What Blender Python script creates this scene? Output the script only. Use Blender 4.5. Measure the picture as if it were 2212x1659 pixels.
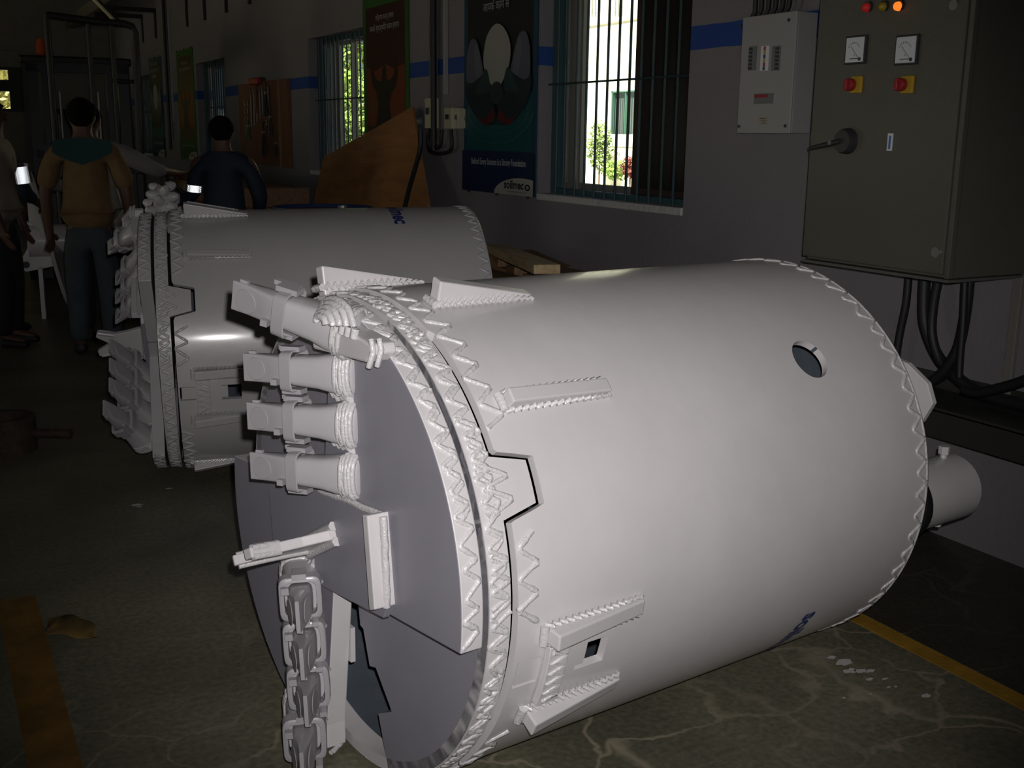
import bpy, bmesh, math, random
from mathutils import Vector, Matrix
random.seed(4)
R = math.radians
SC = bpy.context.scene
COL = SC.collection
for o in list(bpy.data.objects): bpy.data.objects.remove(o)

# ------------------------------------------------------------------ camera
IW, IH, FPX = 2212.0, 1659.0, 2374.1
PITCH, ROLL, YAW = R(12.6845), R(0.7653), R(28.4451)
EYE = Vector((0, 0, 1.518))
def _rot(v):
    c, s = math.cos(YAW), math.sin(YAW)
    return Vector((v[0]*c + v[1]*s, -v[0]*s + v[1]*c, v[2]))
_cp, _sp, _cr, _sr = math.cos(PITCH), math.sin(PITCH), math.cos(ROLL), math.sin(ROLL)
CF = _rot((0, _cp, -_sp)); _u = _rot((0, _sp, _cp)); _r = _rot((1, 0, 0))
CR = _r*_cr + _u*_sr; CU = _u*_cr - _r*_sr
cam = bpy.data.cameras.new('camera'); camo = bpy.data.objects.new('camera', cam); COL.objects.link(camo)
cam.sensor_width = 36; cam.lens = 36*FPX/IW; cam.clip_start = .05; cam.clip_end = 300
M = Matrix((CR, CU, -CF)).transposed().to_4x4(); M.translation = EYE
camo.matrix_world = M
SC.camera = camo
# ------------------------------------------------------------------ light
SC.view_settings.view_transform = 'Standard'; SC.view_settings.look = 'None'
SC.view_settings.exposure = 0.0; SC.view_settings.gamma = 1.0; SC.view_settings.use_curve_mapping = False
wd = bpy.data.worlds.new('sky'); SC.world = wd; wd.use_nodes = True
nt = wd.node_tree; nt.nodes.clear()
wo = nt.nodes.new('ShaderNodeOutputWorld'); wb = nt.nodes.new('ShaderNodeBackground'); ws = nt.nodes.new('ShaderNodeTexSky')
ws.sky_type = 'HOSEK_WILKIE'; ws.turbidity = 4.0; ws.ground_albedo = .4; ws.sun_direction = Vector((-.55, -.25, .75)).normalized()
wb.inputs[1].default_value = 1.1
nt.links.new(ws.outputs[0], wb.inputs[0]); nt.links.new(wb.outputs[0], wo.inputs[0])
sl = bpy.data.lights.new('sun', 'SUN'); sl.energy = 15; sl.angle = R(.6); sl.color = (1, .95, .84)
so = bpy.data.objects.new('sun', sl); COL.objects.link(so)
so.rotation_euler = Vector((-.55, -.25, .75)).to_track_quat('Z', 'Y').to_euler()
# the camera's flash gun: small lamp just above and right of the lens
fl = bpy.data.lights.new('camera_flash', 'SPOT'); fl.energy = 240; fl.spot_size = R(68); fl.spot_blend = 1.0
fl.shadow_soft_size = .012; fl.color = (1.0, .955, .955)
fo = bpy.data.objects.new('camera_flash', fl); COL.objects.link(fo)
Mf = M.copy(); Mf.translation = EYE + CR*.035 + CU*.055 - CF*.01
fo.matrix_world = Mf

# ------------------------------------------------------------------ pixel helpers
def ray(x, y): return CF + CR*((x-IW/2)/FPX) - CU*((y-IH/2)/FPX)
def onX(x, y, X): d = ray(x, y); return EYE + d*((X-EYE.x)/d.x)
def onY(x, y, Y): d = ray(x, y); return EYE + d*((Y-EYE.y)/d.y)
def onZ(x, y, Z=0): d = ray(x, y); return EYE + d*((Z-EYE.z)/d.z)
def onP(x, y, p, n): d = ray(x, y); return EYE + d*((Vector(p)-EYE).dot(n)/d.dot(n))
def atD(x, y, D): d = ray(x, y); return EYE + d*D

# ------------------------------------------------------------------ materials
MATS = {}
def mat(name, col, rough=.5, metal=0, var=0, vscale=6, bump=0, bscale=60, spec=.5, col2=None, coat=0):
    if name in MATS: return MATS[name]
    m = bpy.data.materials.new(name); m.use_nodes = True
    t = m.node_tree; b = t.nodes['Principled BSDF']
    b.inputs['Base Color'].default_value = (*col, 1); b.inputs['Roughness'].default_value = rough
    b.inputs['Metallic'].default_value = metal; b.inputs['Specular IOR Level'].default_value = spec
    b.inputs['Coat Weight'].default_value = coat; b.inputs['Coat Roughness'].default_value = .13
    if var or col2:
        tc = t.nodes.new('ShaderNodeTexCoord'); n = t.nodes.new('ShaderNodeTexNoise'); n.inputs['Scale'].default_value = vscale
        n.inputs['Detail'].default_value = 6; n.inputs['Roughness'].default_value = .65
        cr = t.nodes.new('ShaderNodeValToRGB'); cr.color_ramp.elements[0].position = .3; cr.color_ramp.elements[1].position = .7
        c2 = col2 or tuple(min(1, c*(1+var)) for c in col)
        cr.color_ramp.elements[0].color = (*[c*(1-var) for c in col], 1); cr.color_ramp.elements[1].color = (*c2, 1)
        t.links.new(tc.outputs['Object'], n.inputs['Vector']); t.links.new(n.outputs[0], cr.inputs[0]); t.links.new(cr.outputs[0], b.inputs['Base Color'])
    if bump:
        tc = t.nodes.new('ShaderNodeTexCoord'); n = t.nodes.new('ShaderNodeTexNoise'); n.inputs['Scale'].default_value = bscale; n.inputs['Detail'].default_value = 4
        bp = t.nodes.new('ShaderNodeBump'); bp.inputs['Strength'].default_value = bump; bp.inputs['Distance'].default_value = .01
        t.links.new(tc.outputs['Object'], n.inputs['Vector']); t.links.new(n.outputs[0], bp.inputs['Height']); t.links.new(bp.outputs[0], b.inputs['Normal'])
    MATS[name] = m; return m
def emat(name, col, st):
    m = bpy.data.materials.new(name); m.use_nodes = True; b = m.node_tree.nodes['Principled BSDF']
    b.inputs['Base Color'].default_value = (*col, 1); b.inputs['Emission Color'].default_value = (*col, 1); b.inputs['Emission Strength'].default_value = st
    MATS[name] = m; return m
PAINT = mat('bucket_paint', (.60, .58, .585), .36, var=.05, vscale=3.5, bump=.05, bscale=25, spec=.5, coat=.3)
WELD = mat('weld_paint', (.60, .585, .59), .26, bump=.35, bscale=140, spec=.6, coat=.5)
FACE_SHADED = mat('bottom_paint_shaded', (.245, .24, .275), .42, var=.05, vscale=4, bump=.05, bscale=30)  # bucket paint darkened: shade of the oblique bottom faces put into the colour
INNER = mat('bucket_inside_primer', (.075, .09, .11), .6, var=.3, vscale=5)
BLUEPAINT = mat('blue_stencil_paint', (.012, .035, .16), .45)
STEEL = mat('dull_steel', (.30, .30, .30), .4, .8)
RUST = mat('rusty_steel', (.055, .035, .025), .75, .3, var=.4, vscale=20, bump=.4)
BLACK = mat('black_rubber', (.012, .012, .013), .55)
BLACKM = mat('black_metal', (.010, .010, .011), .5)
def wood(name, c1, c2, sc=(2, 30, 30)):
    m = mat(name, c1, .65)
    t = m.node_tree; b = t.nodes['Principled BSDF']
    tc = t.nodes.new('ShaderNodeTexCoord'); mp = t.nodes.new('ShaderNodeMapping'); mp.inputs['Scale'].default_value = sc
    n = t.nodes.new('ShaderNodeTexNoise'); n.inputs['Scale'].default_value = 1.5; n.inputs['Detail'].default_value = 8; n.inputs['Distortion'].default_value = .6
    cr = t.nodes.new('ShaderNodeValToRGB'); cr.color_ramp.elements[0].color = (*c1, 1); cr.color_ramp.elements[1].color = (*c2, 1)
    cr.color_ramp.elements[0].position = .35; cr.color_ramp.elements[1].position = .65
    t.links.new(tc.outputs['Object'], mp.inputs[0]); t.links.new(mp.outputs[0], n.inputs[0]); t.links.new(n.outputs[0], cr.inputs[0]); t.links.new(cr.outputs[0], b.inputs['Base Color'])
    return m
PLY = wood('plywood', (.27, .12, .04), (.40, .19, .07), (25, 1.5, 4))
PLANK = wood('sawn_plank', (.36, .26, .13), (.50, .38, .21), (30, 2, 30))
PLANKD = wood('old_plank', (.14, .075, .035), (.22, .13, .06), (30, 2, 30))
PEG = wood('tool_board_wood', (.13, .055, .028), (.18, .08, .04), (20, 20, 2))

# ------------------------------------------------------------------ mesh helpers
class MB:
    def __init__(s): s.v = []; s.f = []
    def add(s, vs, fs):
        o = len(s.v); s.v += [Vector(v) for v in vs]; s.f += [tuple(i+o for i in f) for f in fs]; return s
    def box(s, c, d, rot=None):
        c = Vector(c); h = Vector(d)/2; vs = []
        for x in (-1, 1):
            for y in (-1, 1):
                for z in (-1, 1):
                    p = Vector((x*h.x, y*h.y, z*h.z))
                    if rot: p = rot @ p
                    vs.append(c+p)
        return s.add(vs, [(0,1,3,2),(4,6,7,5),(0,4,5,1),(2,3,7,6),(0,2,6,4),(1,5,7,3)])
    def bx(s, x0, x1, y0, y1, z0, z1): return s.box(((x0+x1)/2,(y0+y1)/2,(z0+z1)/2), (x1-x0,y1-y0,z1-z0))
    def bar(s, a, b, w, t, up=(0,0,1)):
        a = Vector(a); b = Vector(b); d = b-a; L = d.length; d.normalize(); up = Vector(up)
        sd = d.cross(up)
        if sd.length < 1e-4: sd = d.cross(Vector((1,0,0)))
        sd.normalize(); u2 = sd.cross(d)
        return s.box((a+b)/2, (L, w, t), Matrix((d, sd, u2)).transposed())
    def tube(s, pts, r, n=8, closed=False, cap=True):
        pts = [Vector(p) for p in pts]; m = len(pts); rr = r if isinstance(r, (list, tuple)) else [r]*m
        vs = []; N = None
        for i, p in enumerate(pts):
            a = pts[i-1] if (i > 0 or closed) else p; b = pts[(i+1) % m] if (i < m-1 or closed) else p
            T = (b-a)
            if T.length < 1e-9: T = Vector((0,0,1))
            T.normalize()
            if N is None:
                N = T.orthogonal().normalized()
            else:
                N = N - T*N.dot(T)
                if N.length < 1e-6: N = T.orthogonal()
                N.normalize()
            Bn = T.cross(N)
            for k in range(n):
                a2 = 2*math.pi*k/n; vs.append(p + (N*math.cos(a2)+Bn*math.sin(a2))*rr[i])
        fs = []
        for i in range(m if closed else m-1):
            j = (i+1) % m
            for k in range(n): fs.append((i*n+k, i*n+(k+1)%n, j*n+(k+1)%n, j*n+k))
        if cap and not closed: fs += [tuple(range(n-1,-1,-1)), tuple((m-1)*n+k for k in range(n))]
        return s.add(vs, fs)
    def cyl(s, a, b, r, n=24, r2=None): return s.tube([a, b], [r, r if r2 is None else r2], n)
    def loft(s, rings, cap=True):
        n = len(rings[0]); vs = [v for r in rings for v in r]; fs = []
        for i in range(len(rings)-1):
            for k in range(n): fs.append((i*n+k, i*n+(k+1)%n, (i+1)*n+(k+1)%n, (i+1)*n+k))
        if cap: fs += [tuple(range(n-1,-1,-1)), tuple((len(rings)-1)*n+k for k in range(n))]
        return s.add(vs, fs)
    def prism(s, poly, off):
        off = Vector(off); n = len(poly); vs = [Vector(p) for p in poly] + [Vector(p)+off for p in poly]
        return s.add(vs, [tuple(range(n-1,-1,-1)), tuple(range(n,2*n))] + [(k,(k+1)%n,n+(k+1)%n,n+k) for k in range(n)])
    def poly(s, pts): return s.add(pts, [tuple(range(len(pts)))])
    def lathe(s, prof, c, axis='z', n=32):   # prof: (r, h)
        c = Vector(c); vs = []; fs = []; m = len(prof)
        for k in range(n):
            a = 2*math.pi*k/n
            for r, h in prof:
                vs.append(c + (Vector((r*math.cos(a), r*math.sin(a), h)) if axis == 'z' else Vector((r*math.cos(a), h, r*math.sin(a))) if axis == 'y' else Vector((h, r*math.cos(a), r*math.sin(a)))))
        for k in range(n):
            for i in range(m-1): fs.append((k*m+i, ((k+1)%n)*m+i, ((k+1)%n)*m+i+1, k*m+i+1))
        return s.add(vs, fs)
    def xf(s, Mx): s.v = [Mx @ v for v in s.v]; return s
    def mesh(s, name):
        me = bpy.data.meshes.new(name); me.from_pydata([tuple(v) for v in s.v], [], s.f)
        bm = bmesh.new(); bm.from_mesh(me); bmesh.ops.recalc_face_normals(bm, faces=bm.faces); bm.to_mesh(me); bm.free()
        return me
    def build(s, name, m, parent=None, smooth=None, bev=0, label=None):
        me = s.mesh(name); return link(name, me, m, parent, smooth, bev, label)
def link(name, me, m, parent=None, smooth=None, bev=0, label=None):
    if not me.materials: me.materials.append(m)
    o = bpy.data.objects.new(name, me); COL.objects.link(o)
    if parent: o.parent = parent
    if smooth:
        me.shade_smooth(); me.set_sharp_from_angle(angle=R(smooth))
    if bev:
        b = o.modifiers.new('edge', 'BEVEL'); b.width = bev; b.segments = 2; b.limit_method = 'ANGLE'; b.angle_limit = R(40)
    if label: o['label'] = label
    return o
def tag(o, label, cat, group=None, kind=None):
    o['label'] = label
    if cat: o['category'] = cat
    if group: o['group'] = group
    if kind: o['kind'] = kind
    return o
def empty(name, loc, label=None, cat=None, group=None, rz=0):
    o = bpy.data.objects.new(name, None); COL.objects.link(o); o.location = loc; o.rotation_euler = (0,0,rz); o.empty_display_size = .1
    if label: tag(o, label, cat, group)
    return o
def struct(o, label=None):
    o['kind'] = 'structure'
    if label: o['label'] = label
    return o
def copy_tree(o, parent=None, label=None, loc=None):
    c = o.copy(); COL.objects.link(c); c.parent = parent
    if label: c['label'] = label
    if loc is not None: c.location = loc
    for ch in list(o.children): copy_tree(ch, c)
    return c
def text_mesh(body, size=1, extrude=0, align='LEFT', bold=0):
    cu = bpy.data.curves.new('lettering', 'FONT'); cu.body = body; cu.size = size; cu.extrude = extrude; cu.align_x = align; cu.offset = bold
    cu.resolution_u = 3
    o = bpy.data.objects.new('lettering', cu); COL.objects.link(o)
    dg = bpy.context.evaluated_depsgraph_get(); me = bpy.data.meshes.new_from_object(o.evaluated_get(dg))
    bpy.data.objects.remove(o); bpy.data.curves.remove(cu); me.materials.clear(); return me
def text_on(body, m, parent, org, xd, yd, size, width=None, align='LEFT', name='lettering', bold=0):
    me = text_mesh(body, 1, 0, align, bold)
    xs = [v.co.x for v in me.vertices]
    if not xs: return None
    sx = sy = size
    if width: sx = width/(max(xs)-min(xs))
    org = Vector(org); xd = Vector(xd); yd = Vector(yd)
    for v in me.vertices: v.co = org + xd*(v.co.x*sx) + yd*(v.co.y*sy)
    return link(name, me, m, parent)

# ------------------------------------------------------------------ the room
WX = 3.46
def wall_paint():
    m = mat('wall_plaster', (.60, .575, .60), .75, bump=.22, bscale=45)
    t = m.node_tree; b = t.nodes['Principled BSDF']
    g = t.nodes.new('ShaderNodeNewGeometry'); sx = t.nodes.new('ShaderNodeSeparateXYZ'); t.links.new(g.outputs['Position'], sx.inputs[0])
    n = t.nodes.new('ShaderNodeTexNoise'); n.inputs['Scale'].default_value = 9; t.links.new(g.outputs['Position'], n.inputs['Vector'])
    ad = t.nodes.new('ShaderNodeMath'); ad.operation = 'MULTIPLY_ADD'; ad.inputs[1].default_value = .008; t.links.new(n.outputs[0], ad.inputs[0]); t.links.new(sx.outputs[2], ad.inputs[2])
    a1 = t.nodes.new('ShaderNodeMath'); a1.operation = 'GREATER_THAN'; a1.inputs[1].default_value = 1.951; t.links.new(ad.outputs[0], a1.inputs[0])
    a2 = t.nodes.new('ShaderNodeMath'); a2.operation = 'LESS_THAN'; a2.inputs[1].default_value = 2.062; t.links.new(ad.outputs[0], a2.inputs[0])
    mu = t.nodes.new('ShaderNodeMath'); mu.operation = 'MULTIPLY'; t.links.new(a1.outputs[0], mu.inputs[0]); t.links.new(a2.outputs[0], mu.inputs[1])
    n2 = t.nodes.new('ShaderNodeTexNoise'); n2.inputs['Scale'].default_value = 2.5; n2.inputs['Detail'].default_value = 8; t.links.new(g.outputs['Position'], n2.inputs['Vector'])
    cr = t.nodes.new('ShaderNodeValToRGB'); cr.color_ramp.elements[0].color = (.165, .155, .165, 1); cr.color_ramp.elements[1].color = (.205, .195, .205, 1); t.links.new(n2.outputs[0], cr.inputs[0])
    mx = t.nodes.new('ShaderNodeMix'); mx.data_type = 'RGBA'; mx.inputs['B'].default_value = (.010, .05, .23, 1)
    t.links.new(cr.outputs[0], mx.inputs['A']); t.links.new(mu.outputs[0], mx.inputs['Factor']); t.links.new(mx.outputs['Result'], b.inputs['Base Color'])
    return m
WALL = wall_paint()
PLAIN = mat('far_wall_plaster', (.40, .39, .37), .8, var=.08, bump=.1)
ROOF = mat('roof_sheet', (.09, .09, .09), .6)
def floor_mat():
    m = mat('stone_floor', (.07, .07, .055), .48)
    t = m.node_tree; b = t.nodes['Principled BSDF']; L = t.links.new
    g = t.nodes.new('ShaderNodeNewGeometry')
    def noise(sc, det=6, vec=None, dist=0):
        n = t.nodes.new('ShaderNodeTexNoise'); n.inputs['Scale'].default_value = sc; n.inputs['Detail'].default_value = det; n.inputs['Distortion'].default_value = dist
        L(vec or g.outputs['Position'], n.inputs['Vector']); return n
    def ramp(src, p0, p1, c0=(0,0,0,1), c1=(1,1,1,1)):
        r = t.nodes.new('ShaderNodeValToRGB'); r.color_ramp.elements[0].position = p0; r.color_ramp.elements[1].position = p1
        r.color_ramp.elements[0].color = c0; r.color_ramp.elements[1].color = c1; L(src, r.inputs[0]); return r
    base = ramp(noise(1.6, 10).outputs[0], .3, .72, (.100, .098, .066, 1), (.215, .200, .140, 1))
    sp = ramp(noise(55, 3).outputs[0], .35, .75, (.75, .75, .75, 1), (1.25, 1.25, 1.2, 1))
    mu = t.nodes.new('ShaderNodeMix'); mu.data_type = 'RGBA'; mu.blend_type = 'MULTIPLY'; mu.inputs['Factor'].default_value = 1
    L(base.outputs[0], mu.inputs['A']); L(sp.outputs[0], mu.inputs['B'])
    # pale filled cracks
    nz = noise(2.2, 5); ad = t.nodes.new('ShaderNodeVectorMath'); ad.operation = 'MULTIPLY_ADD'; ad.inputs[1].default_value = (.6, .6, 0)
    L(nz.outputs['Color'], ad.inputs[0]); L(g.outputs['Position'], ad.inputs[2])
    vo = t.nodes.new('ShaderNodeTexVoronoi'); vo.feature = 'DISTANCE_TO_EDGE'; vo.inputs['Scale'].default_value = 2.9; L(ad.outputs[0], vo.inputs['Vector'])
    cr = ramp(vo.outputs['Distance'], .003, .026, (1,1,1,1), (0,0,0,1))
    mk0 = ramp(noise(1.3, 3).outputs[0], 0.34, .54)
    sy = t.nodes.new('ShaderNodeSeparateXYZ'); L(g.outputs['Position'], sy.inputs[0])
    mr = t.nodes.new('ShaderNodeMapRange'); mr.inputs[1].default_value = 3.6; mr.inputs[2].default_value = 2.4; L(sy.outputs[1], mr.inputs[0])
    mk = t.nodes.new('ShaderNodeMath'); mk.operation = 'MULTIPLY'; L(mk0.outputs[0], mk.inputs[0]); L(mr.outputs[0], mk.inputs[1])
    m2 = t.nodes.new('ShaderNodeMath'); m2.operation = 'MULTIPLY'; L(cr.outputs[0], m2.inputs[0]); L(mk.outputs[0], m2.inputs[1])
    m3 = t.nodes.new('ShaderNodeMath'); m3.operation = 'MULTIPLY'; m3.inputs[1].default_value = .58; L(m2.outputs[0], m3.inputs[0])
    mx = t.nodes.new('ShaderNodeMix'); mx.data_type = 'RGBA'; mx.inputs['B'].default_value = (.40, .345, .25, 1)
    L(mu.outputs['Result'], mx.inputs['A']); L(m3.outputs[0], mx.inputs['Factor'])
    # long scuffs
    mp = t.nodes.new('ShaderNodeMapping'); mp.inputs['Scale'].default_value = (3, 60, 1); mp.inputs['Rotation'].default_value = (0, 0, .35); L(g.outputs['Position'], mp.inputs[0])
    sc = ramp(noise(1.0, 6, mp.outputs[0], .3).outputs[0], .62, .72)
    m4 = t.nodes.new('ShaderNodeMath'); m4.operation = 'MULTIPLY'; m4.inputs[1].default_value = .22; L(sc.outputs[0], m4.inputs[0])
    mx2 = t.nodes.new('ShaderNodeMix'); mx2.data_type = 'RGBA'; mx2.inputs['B'].default_value = (.27, .245, .185, 1)
    L(mx.outputs['Result'], mx2.inputs['A']); L(m4.outputs[0], mx2.inputs['Factor'])
    # darker floor beyond the yellow line
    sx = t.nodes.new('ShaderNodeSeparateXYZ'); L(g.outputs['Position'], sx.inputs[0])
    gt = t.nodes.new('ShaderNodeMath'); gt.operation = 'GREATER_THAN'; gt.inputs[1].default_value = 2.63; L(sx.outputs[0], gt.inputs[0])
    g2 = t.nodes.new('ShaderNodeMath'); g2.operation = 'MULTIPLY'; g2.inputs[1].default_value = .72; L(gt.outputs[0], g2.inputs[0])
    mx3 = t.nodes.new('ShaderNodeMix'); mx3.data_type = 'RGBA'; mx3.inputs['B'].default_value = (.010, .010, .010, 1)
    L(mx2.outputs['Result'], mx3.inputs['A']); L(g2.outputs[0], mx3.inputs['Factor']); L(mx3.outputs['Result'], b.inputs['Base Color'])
    bp = t.nodes.new('ShaderNodeBump'); bp.inputs['Strength'].default_value = .15; bp.inputs['Distance'].default_value = .01
    L(noise(30, 5).outputs[0], bp.inputs['Height']); L(bp.outputs[0], b.inputs['Normal'])
    return m
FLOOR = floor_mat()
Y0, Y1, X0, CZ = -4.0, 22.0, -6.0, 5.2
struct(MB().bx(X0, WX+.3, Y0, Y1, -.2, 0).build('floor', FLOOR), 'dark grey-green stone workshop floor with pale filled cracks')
struct(MB().bx(X0-.2, WX+.3, Y0-.2, Y1+.2, CZ, CZ+.15).build('ceiling', ROOF))
WIN = [(4.58, 6.08), (9.07, 10.57), (13.77, 15.27), (18.45, 19.95)]; WZ0, WZ1 = 1.168, 2.40
w = MB(); ys = [Y0] + [v for p in WIN for v in p] + [Y1]
for i in range(0, len(ys), 2): w.bx(WX, WX+.26, ys[i], ys[i+1], 0, CZ)
for a, b in WIN: w.bx(WX, WX+.26, a, b, 0, WZ0); w.bx(WX, WX+.26, a, b, WZ1, CZ)
struct(w.build('wall_right', WALL), 'off-white plastered wall with a blue painted stripe')
wl = MB(); LD = [(4.6, 7.4), (12.0, 15.0)]; ys = [Y0] + [v for p in LD for v in p] + [Y1]  # doorways out of view, added and sized to set the room's ambient light
for i in range(0, len(ys), 2): wl.bx(X0-.2, X0, ys[i], ys[i+1], 0, CZ)
for a, b in LD: wl.bx(X0-.2, X0, a, b, 2.7, CZ)
struct(wl.build('wall_left', PLAIN), 'unseen workshop wall with doorways added to let in daylight')
struct(MB().bx(X0-.2, WX+.26, Y0-.2, Y0, 0, CZ).build('wall_back', PLAIN))
# far wall with barred opening and a slotted ventilator
a = onY(-150, 145, Y1); b = onY(66, 242, Y1); v0 = onY(-60, 106, Y1); v1 = onY(62, 112, Y1)
ox0, ox1, oz0, oz1 = -1.2, b.x, b.z, a.z+.05
w = MB().bx(X0, ox0, Y1, Y1+.2, 0, CZ).bx(ox1, WX+.26, Y1, Y1+.2, 0, CZ).bx(ox0, ox1, Y1, Y1+.2, 0, oz0)
vz0, vz1 = v1.z, v0.z
w.bx(ox0, ox1, Y1, Y1+.2, oz1, vz0).bx(ox0, ox1, Y1, Y1+.2, vz1, CZ)
struct(w.build('wall_far', mat('far_wall_dark', (.16, .15, .13), .8, var=.1)))
FRAMED = mat('dark_window_frame', (.02, .022, .022), .5)
wf = struct(empty('window_5', (0, Y1, 0)), 'far barred opening with hazy yellow-green daylight')
mb = MB()
pz = onY(30, 190, Y1).z
for (p, q) in [((ox0, oz0), (ox0+.05, oz1)), ((ox1-.05, oz0), (ox1, oz1)), ((ox0, oz0), (ox1, oz0+.05)), ((ox0, oz1-.05), (ox1, oz1))]:
    mb.bx(p[0], q[0], .02, .1, p[1], q[1])
mb.build('window_frame', FRAMED, wf)
MB().bx(ox0, ox1, .02, .1, onY(15, 195, Y1).z-.02, onY(15, 175, Y1).z+.02).build('transom', FRAMED, wf)
mx = onY(36, 190, Y1).x; MB().bx(mx-.12, mx+.12, .01, .1, oz0, oz1).build('mullion', FRAMED, wf)
k = ox0+.12
while k < ox1: MB().bx(k-.012, k+.012, .05, .08, oz0, oz1).build('bar', FRAMED, wf); k += .42
vt = struct(empty('window_6', (0, Y1, 0)), 'slotted ventilator high in the far wall')
k = ox0
while k < ox1: MB().bx(k, k+.09, .02, .16, vz0, vz1).build('slat', FRAMED, vt); k += .28

# floor markings
YEL = mat('yellow_floor_paint', (.36, .20, .02), .6, var=.35, vscale=7, bump=.2)
YEL_DIM = mat('dimmed_yellow_floor_paint', (.19, .10, .018), .6, var=.4, vscale=6, bump=.2)  # yellow paint darkened, the flash falloff at the left is in the colour
struct(MB().bx(2.555, 2.625, -1, 6.5, -.01, .002).build('trim_1', YEL), 'thin yellow line painted on the floor beside the wall')
struct(MB().bx(.12, .238, 1.2, onZ(70, 1287).y, -.01, .002).build('trim_2', YEL_DIM), 'wide dimmed yellow band painted on the floor')

# ------------------------------------------------------------------ windows
def glassmat(name, tint, alpha, rough=.02):
    m = bpy.data.materials.new(name); m.use_nodes = True; t = m.node_tree; t.nodes.clear()
    o = t.nodes.new('ShaderNodeOutputMaterial'); tr = t.nodes.new('ShaderNodeBsdfTransparent'); tr.inputs[0].default_value = (*tint, 1)
    gl = t.nodes.new('ShaderNodeBsdfPrincipled'); gl.inputs['Base Color'].default_value = (*[c*.5 for c in tint], 1); gl.inputs['Roughness'].default_value = rough
    mx = t.nodes.new('ShaderNodeMixShader'); mx.inputs[0].default_value = alpha
    t.links.new(tr.outputs[0], mx.inputs[1]); t.links.new(gl.outputs[0], mx.inputs[2]); t.links.new(mx.outputs[0], o.inputs[0]); return m
CLEAR = glassmat('clear_glass', (.96, 1, .97), .06); DARKG = mat('dark_film_glass', (.008, .006, .006), .25); FROST = glassmat('bluish_frosted_glass', (.55, .68, .78), .75, .6)
GRILLE = mat('teal_grille_paint', (.018, .045, .05), .5); WFR = mat('grey_window_frame', (.16, .155, .14), .5); WFT = mat('teal_frame_paint', (.03, .075, .085), .5); SILL = mat('rough_sill_plaster', (.48, .47, .44), .85, bump=.7, bscale=30)
def window(i, ya, yb, nb, sashes, lab):
    e = struct(empty(f'window_{i}', (WX, ya, WZ0)), lab); H = WZ1-WZ0; Wd = yb-ya; d = .09
    f = MB(); f.bx(d, d+.06, 0, .045, 0, H).bx(d, d+.06, Wd-.05, Wd, 0, H).bx(d, d+.06, .045, Wd-.05, H-.05, H).bx(d, d+.06, .045, Wd-.05, 0, .04)
    f.build('window_frame', WFT, e)
    MB().bx(-.012, d, 0, Wd, -.035, .006).build('window_sill', SILL, e, bev=.006)
    for k in range(nb):
        y = .03 + (Wd-.06)*(k+.5)/nb
        MB().cyl((d-.012, y, .0), (d-.012, y, H), .008, 8).build('bar', GRILLE, e, smooth=40)
    MB().cyl((d-.025, 0, H*.54), (d-.025, Wd, H*.54), .006, 8).build('cross_bar', GRILLE, e, smooth=40)
    for (a, b, m, fm, dx) in sashes:
        MB().bx(d+.08+dx, d+.086+dx, a+.03, b-.03, .07, H-.07).build('pane', m, e)
        g = MB().bx(d+.065+dx, d+.10+dx, a, a+.035, .03, H-.03).bx(d+.065+dx, d+.10+dx, b-.035, b, .03, H-.03).bx(d+.065+dx, d+.10+dx, a+.035, b-.035, .03, .075).bx(d+.065+dx, d+.10+dx, a+.035, b-.035, H-.075, H-.03)
        g.build('sash', fm, e)
    return e
BRN = mat('brown_sash', (.035, .022, .018), .5)
wn1 = window(1, *WIN[0], 13, [(.05, .70, DARKG, BRN, 0), (.62, 1.35, CLEAR, WFR, .035), (1.33, 1.455, WFR, WFR, 0)], 'large barred window over the near drilling bucket, dark sash at right')
window(2, *WIN[1], 13, [(.05, .75, CLEAR, WFR, 0), (.75, 1.20, CLEAR, WFR, .03), (1.2, 1.45, FROST, WFR, 0)], 'barred window with sunlit foliage behind, half covered by the orange poster')
window(3, *WIN[2], 13, [(.05, .75, FROST, WFR, 0), (.75, 1.45, FROST, WFR, .03)], 'barred window with bluish panes above the man in dark blue')
window(4, *WIN[3], 13, [(.05, .75, FROST, WFR, 0), (.75, 1.45, FROST, WFR, .03)], 'farthest barred window with bluish panes')

# ------------------------------------------------------------------ outside
GROUND = mat('bright_yard', (.62, .58, .48), .9, var=.1, vscale=2)
struct(MB().bx(WX+.26, 60, -10, 70, -.2, -.02).build('ground', GROUND), 'pale sunlit yard outside the windows')
FAC = mat('weathered_cream_facade', (.80, .77, .66), .9, var=.12, vscale=1.2)
FX = 18.0
fb = empty('facade_building', (FX, 27, 0), 'sunlit cream building seen through the large window', 'building')
fy = lambda x, y: (onX(x, y, FX).y-27, onX(x, y, FX).z)
wy1, wz1 = fy(1322, 197); wy0, wz0 = fy(1376, 290)
m_ = MB()
for (a, b, z0, z1) in [(-14, wy0, 0, 9), (wy1, 18, 0, 9), (wy0, wy1, 0, wz0), (wy0, wy1, wz1, 9)]: m_.bx(0, .3, a, b, z0, z1)
m_.build('wall', FAC, fb)
MB().bx(.1, .14, wy0, wy1, wz0, wz1).build('pane', mat('dim_pane', (.12, .14, .14), .15), fb)
MB().bx(-.03, .1, wy0-.1, wy1+.1, wz0-.35, wz0).build('window_sill', mat('pale_sill', (.5, .5, .52), .8), fb)
MB().bx(-.02, .1, wy0, wy1, wz1-.04, wz1).bx(-.02, .1, wy0, wy0+.05, wz0, wz1).bx(-.02, .1, wy1-.05, wy1, wz0, wz1).bx(0, .1, (wy0+wy1)/2-.03, (wy0+wy1)/2+.03, wz0, wz1).build('window_frame', mat('green_frame', (.10, .22, .16), .6), fb)
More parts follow.
